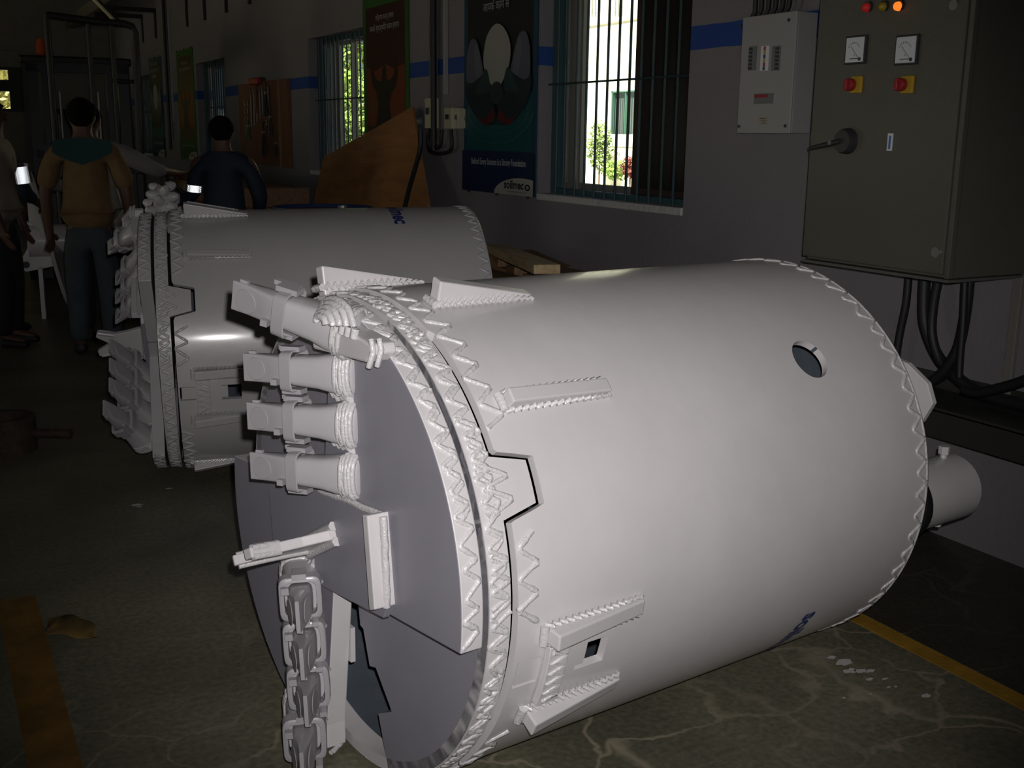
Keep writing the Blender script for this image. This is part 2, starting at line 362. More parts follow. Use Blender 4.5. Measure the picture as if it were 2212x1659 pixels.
for k in range(7):
    y = wy0 + (wy1-wy0)*(k+.5)/7; MB().cyl((-.01, y, wz0), (-.01, y, wz1), .012, 6).build('bar', GRILLE, fb)
_, lz = fy(1330, 46); MB().bx(-.05, .02, -14, 18, lz-.03, lz+.03).build('ledge', mat('ledge_grey', (.5, .48, .42), .9), fb)
dk = mat('perforation_shadow_gap', (.25, .25, .23), .9)
for px in (1280, 1287, 1294, 1330, 1337, 1344):
    for py in (4, 14, 24, 31):
        y, z = fy(px, py); MB().box((-.005, y, z), (.03, .05, .10)).build('jali_block', dk, fb)
def leafcloud(n, c, rad, size, rnd):
    m_ = MB()
    for _ in range(n):
        d = Vector((rnd.gauss(0,1), rnd.gauss(0,1), rnd.gauss(0,1))).normalized()*(rnd.random()**.45)
        p = Vector(c)+Vector((d.x*rad[0], d.y*rad[1], d.z*rad[2])); s_ = size*rnd.uniform(.6, 1.3)
        q = Vector((rnd.uniform(-1,1), rnd.uniform(-1,1), rnd.uniform(-1,1))).normalized(); r_ = q.orthogonal().normalized()
        m_.add([p-q*s_, p+r_*s_*.45, p+q*s_, p-r_*s_*.45], [(0,1,2,3)])
    return m_
LEAF = mat('sunlit_leaf', (.20, .30, .05), .6, var=.4, vscale=3); LEAF2 = mat('yard_leaf', (.18, .26, .06), .7, var=.4, vscale=5); LEAFR = mat('red_leaf', (.20, .05, .04), .7, var=.4)
BARK = mat('bark', (.12, .08, .05), .9, bump=.6)
rn = random.Random(7)
def plant(px, py, X, rad, n, size, m, lab):
    p = onX(px, py, X); e = empty('yard_shrub', (p.x, p.y, 0), lab, 'shrub')
    c = leafcloud(n, (0, 0, p.z), rad, size, rn).build('foliage', m, e); c['kind'] = 'stuff'
    MB().tube([(0,0,-.02), (.02,.03,p.z*.6), (0,0,p.z)], [.03,.025,.01], 6).build('stem', BARK, e)
plant(1296, 318, 17.3, (.35, .45, .75), 900, .07, LEAF2, 'slim green shrub against the cream building')
plant(1330, 368, 17.0, (.3, .55, .28), 500, .07, LEAF, 'low bright green shrub under the far window')
plant(1362, 362, 16.2, (.25, .30, .28), 400, .07, LEAFR, 'small reddish shrub under the far window')
te = empty('yard_tree', (7.2, 19.5, 0), 'leafy sunlit tree outside the half-covered window', 'tree')
MB().tube([(0,0,-.05), (.1,.1,1), (0,.3,2.2), (.2,.1,3.4)], [.16,.13,.1,.04], 10).build('trunk', BARK, te, smooth=60)
for k, (dx, dy, z, r_) in enumerate([(0,0,2.6,1.1), (.3,1.2,1.9,.9), (-.3,-1.0,1.7,.9), (.2,.2,3.7,1.0), (.5,-.3,1.0,.8)]):
    c = leafcloud(1500, (dx,dy,z), (r_,r_*1.2,r_), .075, rn).build('foliage', LEAF, te); c['kind'] = 'stuff'
    MB().tube([(0,.2,1.2), (dx,dy,z)], [.05,.02], 6).build('branch', BARK, te)
by = empty('boundary_wall', (9.5, 27, 0), 'pale boundary wall behind the yard tree', 'wall'); MB().bx(0, .2, -6, 12, 0, 2.2).build('masonry', FAC, by); MB().bx(-.03, .23, -6, 12, 2.2, 2.28).build('coping', FAC, by)
hd = empty('hedge', (-1, 29, 0), 'hazy yellow-green hedge outside the far opening', 'hedge')
MB().bx(-7, 7, .8, 1.4, 0, 4.6).build('bank', mat('olive_bank', (.22, .21, .07), .9, var=.35, vscale=14, bump=.6), hd)
c = leafcloud(2600, (0,.4,2.4), (7,.7,2.4), .14, rn).build('foliage', mat('hazy_leaf', (.36, .36, .12), .8, var=.3), hd); c['kind'] = 'stuff'
struct(MB().bx(X0, WX+.26, Y1+.2, 60, -.2, -.02).build('ground_far', GROUND))
struct(MB().bx(-40, X0, -30, 60, -.2, -.02).build('ground_left', GROUND))

# ------------------------------------------------------------------ drilling buckets
def superring(x, wy, wz, n=20, e=.5, cy=0, cz=0):
    out = []
    for k in range(n):
        a = 2*math.pi*k/n; c, s = math.cos(a), math.sin(a)
        out.append(Vector((x, cy+math.copysign(abs(c)**e, c)*wy, cz+math.copysign(abs(s)**e, s)*wz)))
    return out
def tooth_parts():
    h = MB(); h.loft([superring(-.055, .044, .030, e=.85), superring(-.045, .053, .040, e=.75), superring(-.02, .050, .043, e=.65), superring(.005, .045, .042), superring(.04, .039, .037), superring(.085, .036, .034), superring(.105, .035, .033)])
    c = MB()   # collar: rectangular ring, open in the middle
    outer = [superring(.098, .046, .043, e=.35), superring(.100, .049, .046, e=.35), superring(.128, .047, .044, e=.35), superring(.130, .044, .041, e=.35)]
    inner = [superring(.130, .036, .034, e=.35), superring(.112, .035, .033, e=.35)]
    c.loft(outer+inner, cap=False)
    c.box((.115, .050, 0), (.05, .012, .03)).box((.115, -.050, 0), (.05, .012, .03)).box((.135, .046, .028), (.06, .01, .014))
    b = MB(); b.loft([superring(.10, .028, .026), superring(.135, .0325, .026, e=.4), superring(.165, .033, .021, e=.3), superring(.20, .033, .013, e=.22), superring(.235, .033, .006, e=.15, cz=-.003), superring(.245, .033, .004, e=.15, cz=-.004)])
    b.box((.222, .034, 0), (.018, .010, .008))
    s = MB()   # scoop mark on the flat of the bit
    s.loft([[Vector((.205+.028*math.cos(t), .027*math.sin(t), .0135-.22*(.0+.028*math.cos(t))*.9)) for t in [2*math.pi*k/18 for k in range(18)]], [Vector((.205+.027*math.cos(t), .026*math.sin(t), .0150-.22*.9*(.027*math.cos(t)))) for t in [2*math.pi*k/18 for k in range(18)]]])
    s.add([Vector((v.x, v.y, -v.z-.006)) for v in s.v], list(s.f))
    p = MB().cyl((.092, -.03, .034), (.092, -.018, .044), .008, 10)
    kp = MB().box((.148, -.026, -.030), (.016, .014, .016))
    wd = MB()
    for q, (x, f) in enumerate([(-.036, 1.10), (-.044, 1.06), (-.028, 1.09), (-.020, 1.06), (-.012, 1.03)]):
        rg = superring(x, .046*f, .039*f, n=22, e=.7); rg = [v+Vector((random.uniform(-.002,.002),)*3) for v in rg]
        wd.tube(rg, .007, 6, closed=True)
    return [('tooth_bit', b, 40), ('collar', c, 35), ('scoop', s, 40), ('locking_pin', p, 40), ('wedge_key', kp, 40), ('weld_bead', wd, 80)], h
TOOTHP = mat('tooth_grey_paint', (.34, .33, .345), .4, var=.04, coat=.2); HOLDP = mat('tooth_holder_paint', (.44, .425, .44), .36, var=.04, coat=.25)
TP, TH = tooth_parts()
TMESH = {n: (m_.mesh(n), sm) for n, m_, sm in TP}; THM = TH.mesh('tooth')
for n, (me, sm) in TMESH.items(): me.shade_smooth(); me.set_sharp_from_angle(angle=R(sm)); me.materials.append(WELD if n == 'weld_bead' else TOOTHP)
THM.shade_smooth(); THM.set_sharp_from_angle(angle=R(50)); THM.materials.append(HOLDP)

def frame_axes(yaw, tilt):
    yaw, tilt = R(yaw), R(tilt)
    A = Vector((math.sin(yaw)*math.cos(tilt), math.cos(yaw)*math.cos(tilt), math.sin(tilt))); U = Vector((math.cos(yaw), -math.sin(yaw), 0)); return U, A, U.cross(A)
def make_bucket(c, yaw, tilt, RS, RF, L, psi, roll, label, spec, near):
    """local frame: x = across, y = into the bucket, z = up; origin on the floor under the front centre"""
    U, A, W_ = frame_axes(yaw, tilt); cz = c[2]
    root = empty('drilling_bucket', (c[0], c[1], 0), label, 'drilling bucket')
    Mx = Matrix((U, A, W_)).transposed(); root.rotation_euler = Mx.to_euler(); off = Vector((0, 0, cz))
    K = RS/.5813
    def P(s, th, r): t = R(th); return Vector((r*math.cos(t), s, r*math.sin(t))) + off
    s_rear, s_fix, s_gap = .052*K, .065*K, .119*K
    # --- tab outline (gap between door and shell)
    tabs = spec['tabs']
    def edge(th, base, grow, d):
        for t0 in tabs:
            x = (th - t0 + 180) % 360 - 180      # relative to tab centre
            hb, ht = 6.6+d, 4.5+d
            if abs(x) <= ht: return base+grow
            if abs(x) < hb: return base + grow*(hb-abs(x))/(hb-ht)
        return base
    ths = sorted(set([k*1.5 for k in range(240)] + [ (t0+q*v) % 360 for t0 in tabs for q in (-1, 1) for v in (4.1, 4.5, 4.9, 6.2, 6.6, 7.0)]))
    def ringwall(s0f, s1f, ro, ri):
        m_ = MB(); vs = []; n = len(ths)
        for th in ths:
            a, b = s0f(th), s1f(th); vs += [P(a, th, ro), P(b, th, ro), P(b, th, ri), P(a, th, ri)]
        fs = []
        for k in range(n):
            j = (k+1) % n
            for q in range(4): fs.append((k*4+q, j*4+q, j*4+(q+1)%4, k*4+(q+1)%4))
        return m_.add(vs, fs)
    gw = .010 if near else .012
    g_open = lambda th: (gw if math.sin(R(th-roll)) < .9 else .001)
    shell = ringwall(lambda th: edge(th, s_gap, .088*K, .55)+g_open(th), lambda th: L, RS, RS-.02)
    sh = shell.build('shell', PAINT, root, smooth=35)
    cut = MB()
    for (s, th, r) in spec['holes']: cut.cyl(P(s, th, RS-.1), P(s, th, RS+.1), r, 40)
    for (s0, s1, t0, t1) in spec['slots']:
        cut.loft([[P(s0,t0,RS-.06), P(s1,t0,RS-.06), P(s1,t1,RS-.06), P(s0,t1,RS-.06)], [P(s0,t0,RS+.06), P(s1,t0,RS+.06), P(s1,t1,RS+.06), P(s0,t1,RS+.06)]])
    co = cut.build('cutter', PAINT, root); bo = sh.modifiers.new('cut', 'BOOLEAN'); bo.object = co; bo.operation = 'DIFFERENCE'; bo.solver = 'EXACT'
    dg = bpy.context.evaluated_depsgraph_get(); me = bpy.data.meshes.new_from_object(sh.evaluated_get(dg)); sh.modifiers.clear(); sh.data = me; me.name = 'shell'
    me.shade_smooth(); me.set_sharp_from_angle(angle=R(30)); bpy.data.objects.remove(co)
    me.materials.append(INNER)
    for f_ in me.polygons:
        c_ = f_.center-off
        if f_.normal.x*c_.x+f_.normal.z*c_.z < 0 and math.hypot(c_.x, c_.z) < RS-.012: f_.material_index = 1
    # lid
    MB().cyl(P(L-.06, 0, 0), P(L-.03, 0, 0), RS-.021, 64).build('lid', INNER, root, smooth=40)
    # door ring with tabs
    MBd = ringwall(lambda th: s_fix, lambda th: edge(th, s_gap-.002, .086*K, 0), RF+.002, RF-.03); MBd.build('door_rim', PAINT, root, smooth=35)
    # fixed bottom plate, two openings (stepped edge)
    def rotp(u, w, s, a=psi): return Vector((u*math.cos(a)-w*math.sin(a), s, u*math.sin(a)+w*math.cos(a))) + off
    prof = [(.015,-.13), (.03,-.225), (.045,-.228), (.075,-.313), (.105,-.305), (.18,-.385), (.115,-.42), (.155,-.527)]
    prof = [(u*K, w*K) for u, w in prof]
    def arc(a0, a1, r, n): return [(r*math.cos(R(a0+(a1-a0)*k/n)), r*math.sin(R(a0+(a1-a0)*k/n))) for k in range(n+1)]
    a_end = math.degrees(math.atan2(prof[-1][1], prof[-1][0])); rf = RF-.001
    half = arc(a_end, 72, rf, 40)               # right-hand half, from lower cut up over the top
    poly = half + [(.15*K, .48*K), (.15*K, .12*K), (-.03*K, .11*K), (-.03*K, -.11*K)] + prof
    fx = MB()
    for sg in (1, -1): fx.prism([rotp(sg*u, sg*w, s_fix) for u, w in poly], (0, .045*K, 0))
    fxo = fx.build('fixed_bottom', FACE_SHADED, root)
    # rotating bottom: two quadrants joined across the middle
    q1 = arc(-6.4, 86, RF, 44) + [(.03*K, RF*.985), (.03*K, .50*K)]
    q1 += [(-.02*K, .13*K), (-.02*K, -.10*K), (.12*K, -.085*K), (.15*K, -.095*K)]
    rb = MB()
    for sg in (1, -1): rb.prism([rotp(sg*u, sg*w, 0) for u, w in q1], (0, s_rear, 0))
    rbo = rb.build('rotating_bottom', PAINT, root, bev=.003); rbo.data.materials.append(FACE_SHADED)
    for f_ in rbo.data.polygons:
        if abs(f_.normal.y) > .7: f_.material_index = 1  # flat faces take the shaded copy, the rim keeps the light paint
    # centre plate with stop bars
    cp_ = [(-.31,-.13), (-.29,.115), (.285,.14), (.31,-.05), (.28,-.075), (.02,-.105)]; cp_ = [(-.31,.05), (-.285,.09), (-.02,.118), (.285,.14), (.31,-.05), (.285,-.09), (.02,-.118), (-.285,-.14)]
    MB().prism([rotp(u*K, w*K, -.014) for u, w in cp_], (0, .016, 0)).build('centre_plate', FACE_SHADED, root, bev=.002)
    for sg in (1,):
        b_ = MB(); b_.prism([rotp(sg*u*K, sg*w*K, -.05) for u, w in [(.262,.145), (.285,.15), (.312,-.052), (.288,-.062)]], (0, .06, 0)); o = b_.build('stop_bar', PAINT, root, bev=.003)
        MB().tube([rotp(sg*(.298+.001*k+random.uniform(-.003,.003))*K, sg*(.145-.02*k)*K, -.018) for k in range(11)], .009, 6).build('weld_bead', WELD, o, smooth=80)
        MB().tube([rotp(sg*(-.02+.03*k)*K, sg*(.115+.0028*k+random.uniform(-.002,.002))*K, -.008) for k in range(11)], .008, 6).build('weld_bead', WELD, root, smooth=80)
    # fishtail pilot
    tw = spec.get('pilot', 0)
    def pil(u, s): 
        return rotp(u*math.cos(R(tw)), u*math.sin(R(tw)), s)
    nrm = rotp(-math.sin(R(tw))*.012, math.cos(R(tw))*.012, 0)-off
    ol = [(-.077,.0), (-.075,-.03), (-.058,-.09), (-.050,-.14), (-.062,-.215), (-.036,-.222), (0,-.165), (.036,-.222), (.062,-.215), (.050,-.14), (.058,-.09), (.075,-.03), (.077,.0)]
    po = MB().prism([pil(u*K, s*K)-nrm for u, s in ol], nrm*2).build('pilot_bit', PAINT, root, bev=.003)
    wb_ = MB()
    for q in (1, -1):
        pts = [pil(u*K, s*K)+nrm*q*1.05 for u, s in [(-.072,-.03), (-.057,-.09), (-.048,-.14), (-.058,-.205)]]; wb_.tube(pts, .008, 6)
        wb_.tube([pil(u*K, -.018)+nrm*q*1.5 for u in (-.08,-.04,0,.04,.08)], .012, 6)
        wb_.tube([pil(u*K, s*K)+nrm*q*.8 for u, s in [(.04,-.14), (.048,-.17), (.056,-.21)]], .009, 6)
    wb_.build('weld_bead', WELD, po, smooth=80)
    # teeth
    for sg in (1, -1):
        for (u, w, s, tilt_, sc) in ([(.045, .455, -.05, 4, 1.12), (.060, .342, -.03, 6, 1.10), (.075, .236, -.03, 6, 1.10), (.090, .130, -.03, 6, 1.10)] if sg < 0 else [(.12, .525, -.03, -16, 1.04), (.088, .418, -.012, 2, .96), (.098, .306, -.012, 2, .96), (.106, .190, -.012, 2, .96)]):
            o = bpy.data.objects.new('tooth', THM); COL.objects.link(o); o.parent = root
            ct = math.cos(R(tilt_)); st = math.sin(R(tilt_))
            ca, sa = (.82, .572) if sg > 0 else (.90, .436); xd = Vector((-ca*ct, -sa, -ca*st)); xd.normalize(); yd = Vector((-st, 0, ct)); yd = (yd - xd*yd.dot(xd)).normalized(); zd = xd.cross(yd)
            Mt = Matrix((xd, yd, zd)).transposed().to_4x4(); Mt.translation = Vector((u*K, s*K, w*K))
            Rs = Matrix.Rotation(-psi - (math.pi if sg < 0 else 0), 4, 'Y')
            Mt = Matrix.Translation(off) @ Rs @ Mt @ Matrix.Scale(sc*K, 4)
            o.matrix_local = Mt
            for n, (me, sm) in TMESH.items():
                ch = bpy.data.objects.new(n, me); COL.objects.link(ch); ch.parent = o
            # weld fillet between teeth
            o2 = MB()
            for q in range(5): o2.tube([rotp(sg*(.055+.018*q+random.uniform(-.004,.004))*K, sg*(w-.06+random.uniform(-.004,.004))*K, -.004+.002*q), rotp(sg*(.06+.018*q)*K, sg*(w-.045)*K, -.012), rotp(sg*(.06+.017*q)*K, sg*(w-.03)*K, -.006)], .011, 6)
            if w < .44: o2.build('weld_fillet', WELD, root, smooth=80)
        # heavy outer block under the first tooth
        dw = 0
        if sg > 0:
            bl = MB().prism([rotp(sg*u*K, sg*(w+dw)*K, -.05) for u, w in [(.03,.52), (.045,.467), (.29,.478), (.312,.50), (.305,.518), (.27,.524), (.12,.54)]], (0, .06, 0)); o = bl.build('gauge_block', PAINT, root, bev=.005)
            wbm = MB()
            for q in range(8): wbm.tube([rotp(sg*(.06+.026*q)*K, sg*(.528+dw-.001*q)*K, -.054), rotp(sg*(.064+.026*q)*K, sg*(.542+dw)*K, -.050)], [.008, .010], 7)
            for q in range(5):
                rr_ = .015+.009*q
                wbm.tube([rotp(sg*(.165+rr_*1.5*math.cos(R(a_))+random.uniform(-.002,.002))*K, sg*(.545+dw+rr_*.95*math.sin(R(a_)))*K, -.088+.009*q) for a_ in range(0, 181, 15)], .0078, 7)
            for q in range(2): wbm.tube([rotp(sg*(.296+.008*q)*K, sg*(.470+dw+.002*q)*K, -.048+.015*q), rotp(sg*(.312+.006*q)*K, sg*(.505+dw+.003*q)*K, -.046+.015*q), rotp(sg*(.300+.006*q)*K, sg*(.527+dw)*K, -.044+.015*q)], .0065, 6)
            wbm.build('weld_bead', WELD, o, smooth=80)
        cb = MB() if (sg > 0 or not near) else MB().prism([rotp(sg*u*K, sg*w*K, -.03) for u, w in [(.115,.46), (.185,.478), (.225,.53), (.205,.585), (.13,.60)]], (0, .10, 0))
        if cb.v: cb.build('side_cutter', PAINT, root, bev=.006)
        pl = MB().prism([rotp(sg*u*K, sg*w*K, s_rear) for u, w in [(.07,.33), (-.005,.33), (-.005,.24), (.07,.24)]], (0, .012, 0)); pl.build('guide_plate', PAINT, root)
    # zigzag weld rings
    def zig(s0, s1, t0, t1, period, r, rad=.0066, name='weld_bead', skip=None):
        n = max(1, int(round((t1-t0)/period*2))); runs = [[]]
        for k in range(n+1):
            th = t0+(t1-t0)*k/n + random.uniform(-.55, .55); s = (s1 if k % 2 else s0) + random.uniform(-.005, .005)
            if skip and skip(th):
                if runs[-1]: runs.append([])
                continue
            runs[-1].append((s, th))
        m_ = MB()
        for rn_ in runs:
            if len(rn_) < 2: continue
            pts = [rn_[0]]
            for i_, (a, b) in enumerate(zip(rn_[:-1], rn_[1:])):
                for f in ((.10, .3, .5, .7, .90) if i_ < len(rn_)-2 else (.10, .3, .5, .7, 1)):
                    pts.append((a[0]+(b[0]-a[0])*f+random.uniform(-.0006,.0006), a[1]+(b[1]-a[1])*f))
            m_.tube([P(s, t, r-rad*.25) for s, t in pts], [rad*random.uniform(.8, 1.2) for _ in pts], 7)
        o = m_.build(name, WELD, root, smooth=80); return o
    pd = math.degrees(psi)
    for b0 in (0, 180):
        zig(.006*K, s_rear-.008, -5+pd+b0, 88+pd+b0, 5.2, RF); zig(.012*K, s_rear-.004, 20+pd+b0, 88+pd+b0, 5.2, RF, .0058)
    zig(s_fix+.006, s_gap-.006, 0, 360, 4.6, RF+.002); zig(s_fix+.004, s_gap-.010, 1, 359, 5.6, RF+.002, .0056); zig(s_fix+.012, s_gap-.004, 20, 110, 5.1, RF+.002, .0058)
    in_tab = lambda th: any(abs((th-t0+180) % 360-180) < 9 for t0 in tabs)
    in_latch = lambda th: spec['latch'][1]-4 < ((th+180) % 360-180) < spec['latch'][0]+2
    zig(s_gap+.012, s_gap+.062*K, 0, 360, 6.2, RS, .0066, skip=lambda th: in_tab(th) or in_latch(th))
    for t0 in tabs: zig(s_gap-.03, s_gap+.03*K, t0-5, t0+5, 4.5, RF+.004, .005)
    zig(L-.046, L-.002, 0, 360, 6.0, RS, .0062)
    MB().tube([P(L, k*3, RS-.003) for k in range(120)], .006, 6, closed=True).build('rim_weld', WELD, root, smooth=80)
    # wedge blocks along the shell
    def wedge(s0, s1, th, hw, h0, h1, name='gauge_wedge', sidebead=True):
        h0 *= K; hw = hw/RS*57.3/2
        v = []
        for (s, h) in ((s0, h0), (s1, h1)):
            for t in (-1, 1): v += [P(s, th+t*hw, RS-.012), P(s, th+t*hw*.96, RS+h)]
        o = MB().add(v, [(0,1,3,2), (4,6,7,5), (0,4,5,1), (2,3,7,6), (1,5,7,3), (0,2,6,4)]).build(name, PAINT, root, bev=.004)
        z = MB(); n = 15
        for t in (-1, 1):
            z.tube([P(s0+(s1-s0)*k/(2*n), th+t*(hw+.35), RS+(min(.016, (h0+(h1-h0)*k/(2*n))*.55) if k % 2 else .003)) for k in range(2*n+1)], .0055, 6)
        z.tube([P(s0-.006, th+hw*q, RS+.008) for q in (-1.2, -.6, 0, .6, 1.2)], .010, 6)
        z.build('weld_bead', WELD, o, smooth=80)
    for (s0, s1, th, hw, h0, h1) in spec['wedges']: wedge(s0, s1, th, hw, h0, h1)
    la, lb = spec['latch']
    wedge(spec['ls'][0], spec['ls'][1], la, .036, .050, .016, 'latch_guide'); wedge(spec['ls'][0]-.01, spec['ls'][1]-.01, lb, .036, .052, .016, 'latch_guide')
    s0 = spec['ls'][0]
    m_ = MB(); t0, t1 = lb+3.2, la-2.6
    n = 6
    m_.loft([[P(s0+.005, t0+(t1-t0)*k/n, RS+.002), P(s0+.058, t0+(t1-t0)*k/n, RS+.002), P(s0+.058, t0+(t1-t0)*k/n, RS+.020), P(s0+.005, t0+(t1-t0)*k/n, RS+.020)] for k in range(n+1)])
    o = m_.build('latch_strap', PAINT, root, smooth=30, bev=.002)
    z = MB(); z.tube([P(s0+(.05 if k % 2 else .014), t0+(t1-t0)*(.08+.84*k/10), RS+.021) for k in range(11)], .0055, 6); z.build('weld_bead', WELD, o, smooth=80)
    t0, t1 = spec['bolt']
    m_ = MB(); m_.loft([[P(s0-.055, t0+(t1-t0)*k/4, RS-.018), P(s0+.13, t0+(t1-t0)*k/4, RS-.018), P(s0+.13, t0+(t1-t0)*k/4, RS-.003), P(s0-.055, t0+(t1-t0)*k/4, RS-.003)] for k in range(5)])
    m_.build('latch_bolt', PAINT, root, smooth=30)
    # lettering on the shell
    ts, tt, hgt, dirn, body = spec['text']
    me = text_mesh(body, 1, 0, 'LEFT', .035); bm = bmesh.new(); bm.from_mesh(me); bmesh.ops.triangulate(bm, faces=bm.faces); bmesh.ops.subdivide_edges(bm, edges=bm.edges, cuts=1); bm.to_mesh(me); bm.free()
    for v in me.vertices:
        th = tt + dirn*v.co.x*hgt/RS*57.2958; v.co = P(ts - dirn*(-1)*0 + v.co.y*hgt*spec.get('tflip', 1), th, RS+.0016)
    link('lettering', me, BLUEPAINT, root, label='blue painted lettering')
    return root, P, U, A, W_, off
C1 = (.78597, 2.35345, .5883); C2 = (.89348, 5.10924, .589)
spec1 = dict(tabs=(25.3, 205.3), holes=[(1.16, 41.7, .056)], slots=[(.305, .385, -19.2, -12.4), (.138, .20, -18.6, -12.0)], latch=(-6.6, -27.6), ls=(.20, .465), bolt=(-18.2, -12.6),
    wedges=[(.195, .46, 75, .034, .062, .012), (.19, .47, 42.2, .034, .040, .020), (.06, .33, 103, .034, .060, .010), (.2, .46, 140, .034, .06, .012), (.2, .46, 175, .034, .06, .012)],
    text=(1.135, -29.5, .088, -1, 'soilmec'), pilot=28)
bk1, P1, U1, A1, W1, off1 = make_bucket(C1, 82.3544, -.2461, .5813, .5703, 1.5092, 0.0, 0, 'near white drilling bucket with round hole in its shell, teeth facing left', spec1, True)
spec2 = dict(spec1, tabs=(26.3, 206.3), holes=[], slots=[(.305, .385, -16.0, -9.4), (.138, .20, -15.5, -9.5)], latch=(-3.8, -24.2), bolt=(-15.0, -9.8),
    wedges=[(.195, .46, 46.5, .030, .030, .014), (.19, .46, 77, .034, .062, .012), (.2, .46, 108, .034, .06, .012), (.17, .42, -58, .034, .045, .012)],
    text=(1.10, 93, .095, -1, 'soilmec'))
bk2, P2, U2, A2, W2, off2 = make_bucket(C2, 102.9021, .618, .584, .573, 1.482, R(42), 0, 'farther white drilling bucket lying behind the near one, fishtail bit pointing left', spec2, False)
PAINT2 = mat('darker_bucket_paint', (.43, .415, .42), .36, var=.05, vscale=3.5, bump=.05, bscale=25, coat=.3); WELD2 = mat('darker_weld_paint', (.43, .42, .425), .28, bump=.35, bscale=140, coat=.4)  # darker copies of bucket and weld paint for the farther bucket
def darken(o):
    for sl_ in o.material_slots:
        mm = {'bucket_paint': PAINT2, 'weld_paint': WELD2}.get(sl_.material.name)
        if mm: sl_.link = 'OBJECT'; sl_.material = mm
    for c_ in o.children: darken(c_)
# rear fittings of the near bucket
def inloc(bk, p, Uv, Av, Wv): d = Vector(p)-bk.location; return Vector((d.dot(Uv), d.dot(Av), d.dot(Wv)))
def on_face(px, py, s): n = A1; p0 = Vector((C1[0], C1[1], C1[2]))+A1*s; return inloc(bk1, onP(px, py, p0, n), U1, A1, W1)
e = on_face(2056, 1049, 1.98); rad = .103
pp = MB().lathe([(0, 1.98), (rad-.006, 1.98), (rad, 1.974), (rad, 1.49)], (e.x, 0, e.z), 'y', 40).build('plunger_pipe', PAINT, bk1, smooth=40)
MB().cyl((e.x, 1.915, e.z+rad-.005), (e.x, 1.915, e.z+rad+.012), .010, 12).cyl((e.x, 1.915, e.z+rad+.010), (e.x, 1.915, e.z+rad+.036), .018, 6).build('bolt', PAINT, pp, bev=.002)
MB().cyl((e.x, 1.915, e.z-rad+.005), (e.x, 1.915, e.z-rad-.018), .016, 6).build('bolt', PAINT, pp, bev=.002)
MB().lathe([(rad, 1.672), (rad+.012, 1.672), (rad+.016, 1.685), (rad+.012, 1.705), (rad, 1.708)], (e.x, 0, e.z), 'y', 40).build('rubber_collar', BLACK, bk1, smooth=60)
q = [on_face(x, y, 1.56) for x, y in [(1925, 770), (1960, 785), (2003, 828), (2015, 872), (1990, 913), (1940, 900)]]
MB().prism(q, (0, .02, 0)).build('lid_bracket', PAINT, bk1, bev=.002)
# kelly box on both lids
for bk, cz, L in ((bk1, C1[2], 1.5092), (bk2, C2[2], 1.482)):
    MB().box((0, L+.09, cz), (.26, .30, .26)).build('kelly_box', PAINT, bk, bev=.01)
    for q in (1, -1): MB().prism([(q*.13, L-.04, cz-.01), (q*.40, L-.04, cz-.01), (q*.13, L+.17, cz-.01)], (0, 0, .02)).build('gusset', PAINT, bk)

ORD = ['first','second','third','fourth','fifth','sixth','seventh']
darken(bk2)
# ------------------------------------------------------------------ things fixed to the wall
def wy(px, py, X=WX): p = onX(px, py, X); return p.y, p.z
CREAM = mat('cabinet_cream', (.092, .090, .070), .38, var=.04, bump=.12, bscale=220); CREAM2 = mat('board_white', (.30, .30, .29), .45)
WHITE = mat('meter_white', (.62, .66, .70), .4); GREYD = mat('dark_plastic', (.03, .03, .032), .4); REDP = mat('red_plastic', (.30, .015, .02), .4); YELP = mat('yellow_plastic', (.42, .27, .02), .45)
GREYL = mat('grey_breaker', (.14, .15, .15), .5); BLUEL = mat('label_blue', (.05, .16, .40), .5); CHROME = mat('lock_chrome', (.5, .5, .48), .25, .9)
CX = 3.06
cb = empty('control_cabinet', (CX, 2.565, 1.065), 'large cream control cabinet on the wall with meters and rotary switches', 'cabinet')
cl = lambda px, py: (wy(px, py, CX)[0]-2.565, wy(px, py, CX)[1]-1.065)
Wc, Hc = .70, 1.25
MB().bx(.022, .395, 0, Wc, 0, Hc).build('body', CREAM, cb, bev=.004)
MB().bx(0, .02, .025, Wc+.004, .012, Hc-.01).build('door', CREAM, cb, bev=.004)
MB().bx(.004, .03, .0, .02, 0, Hc).build('edge_strip', CREAM, cb, bev=.003)
MB().bx(.0, .39, -.004, Wc+.004, -.012, -.002).build('gland_plate', mat('grey_gland_plate', (.10, .10, .09), .5), cb)
for lab, px in (('left', 1852), ('right', 1962)):
    y, z = cl(px, 108); m_ = MB().bx(-.012, 0, y-.05, y+.05, z-.05, z+.05).build('meter', GREYD, cb, bev=.003)
    MB().bx(-.0135, -.011, y-.043, y+.043, z-.043, z+.043).build('dial_face', WHITE, m_)
    d = MB()
    for k in range(9):
        t = R(35+k*14); d.bar((-.0138, y+.028*math.cos(t)+.004, z-.008+.03*math.sin(t)), (-.0138, y+.034*math.cos(t)+.004, z-.008+.036*math.sin(t)), .0015, .0008, (1,0,0))
    d.bx(-.0142, -.0136, y-.016, y+.022, z-.032, z-.029).bar((-.0142, y-.024, z-.033), (-.0142, y+.018, z+.012), .0012, .0008, (1,0,0))
    d.build('dial_marks', GREYD, m_); MB().cyl((-.0135, y-.027, z-.033), (-.017, y-.027, z-.033), .006, 12).build('adjust_screw', GREYD, m_)
    text_on('A', GREYD, m_, (-.0140, y+.004, z-.022), (0,-1,0), (0,0,1), .012, name='meter_letter')
    y, z = cl(px-1, 183); s_ = MB().bx(-.012, 0, y-.032, y+.022, z-.03, z+.03).build('rotary_switch', YELP, cb, bev=.004)
    MB().cyl((-.012, y+.012, z), (-.034, y+.012, z), .022, 20).box((-.040, y+.012, z), (.014, .012, .040)).build('switch_knob', REDP, s_, smooth=40, bev=.002)
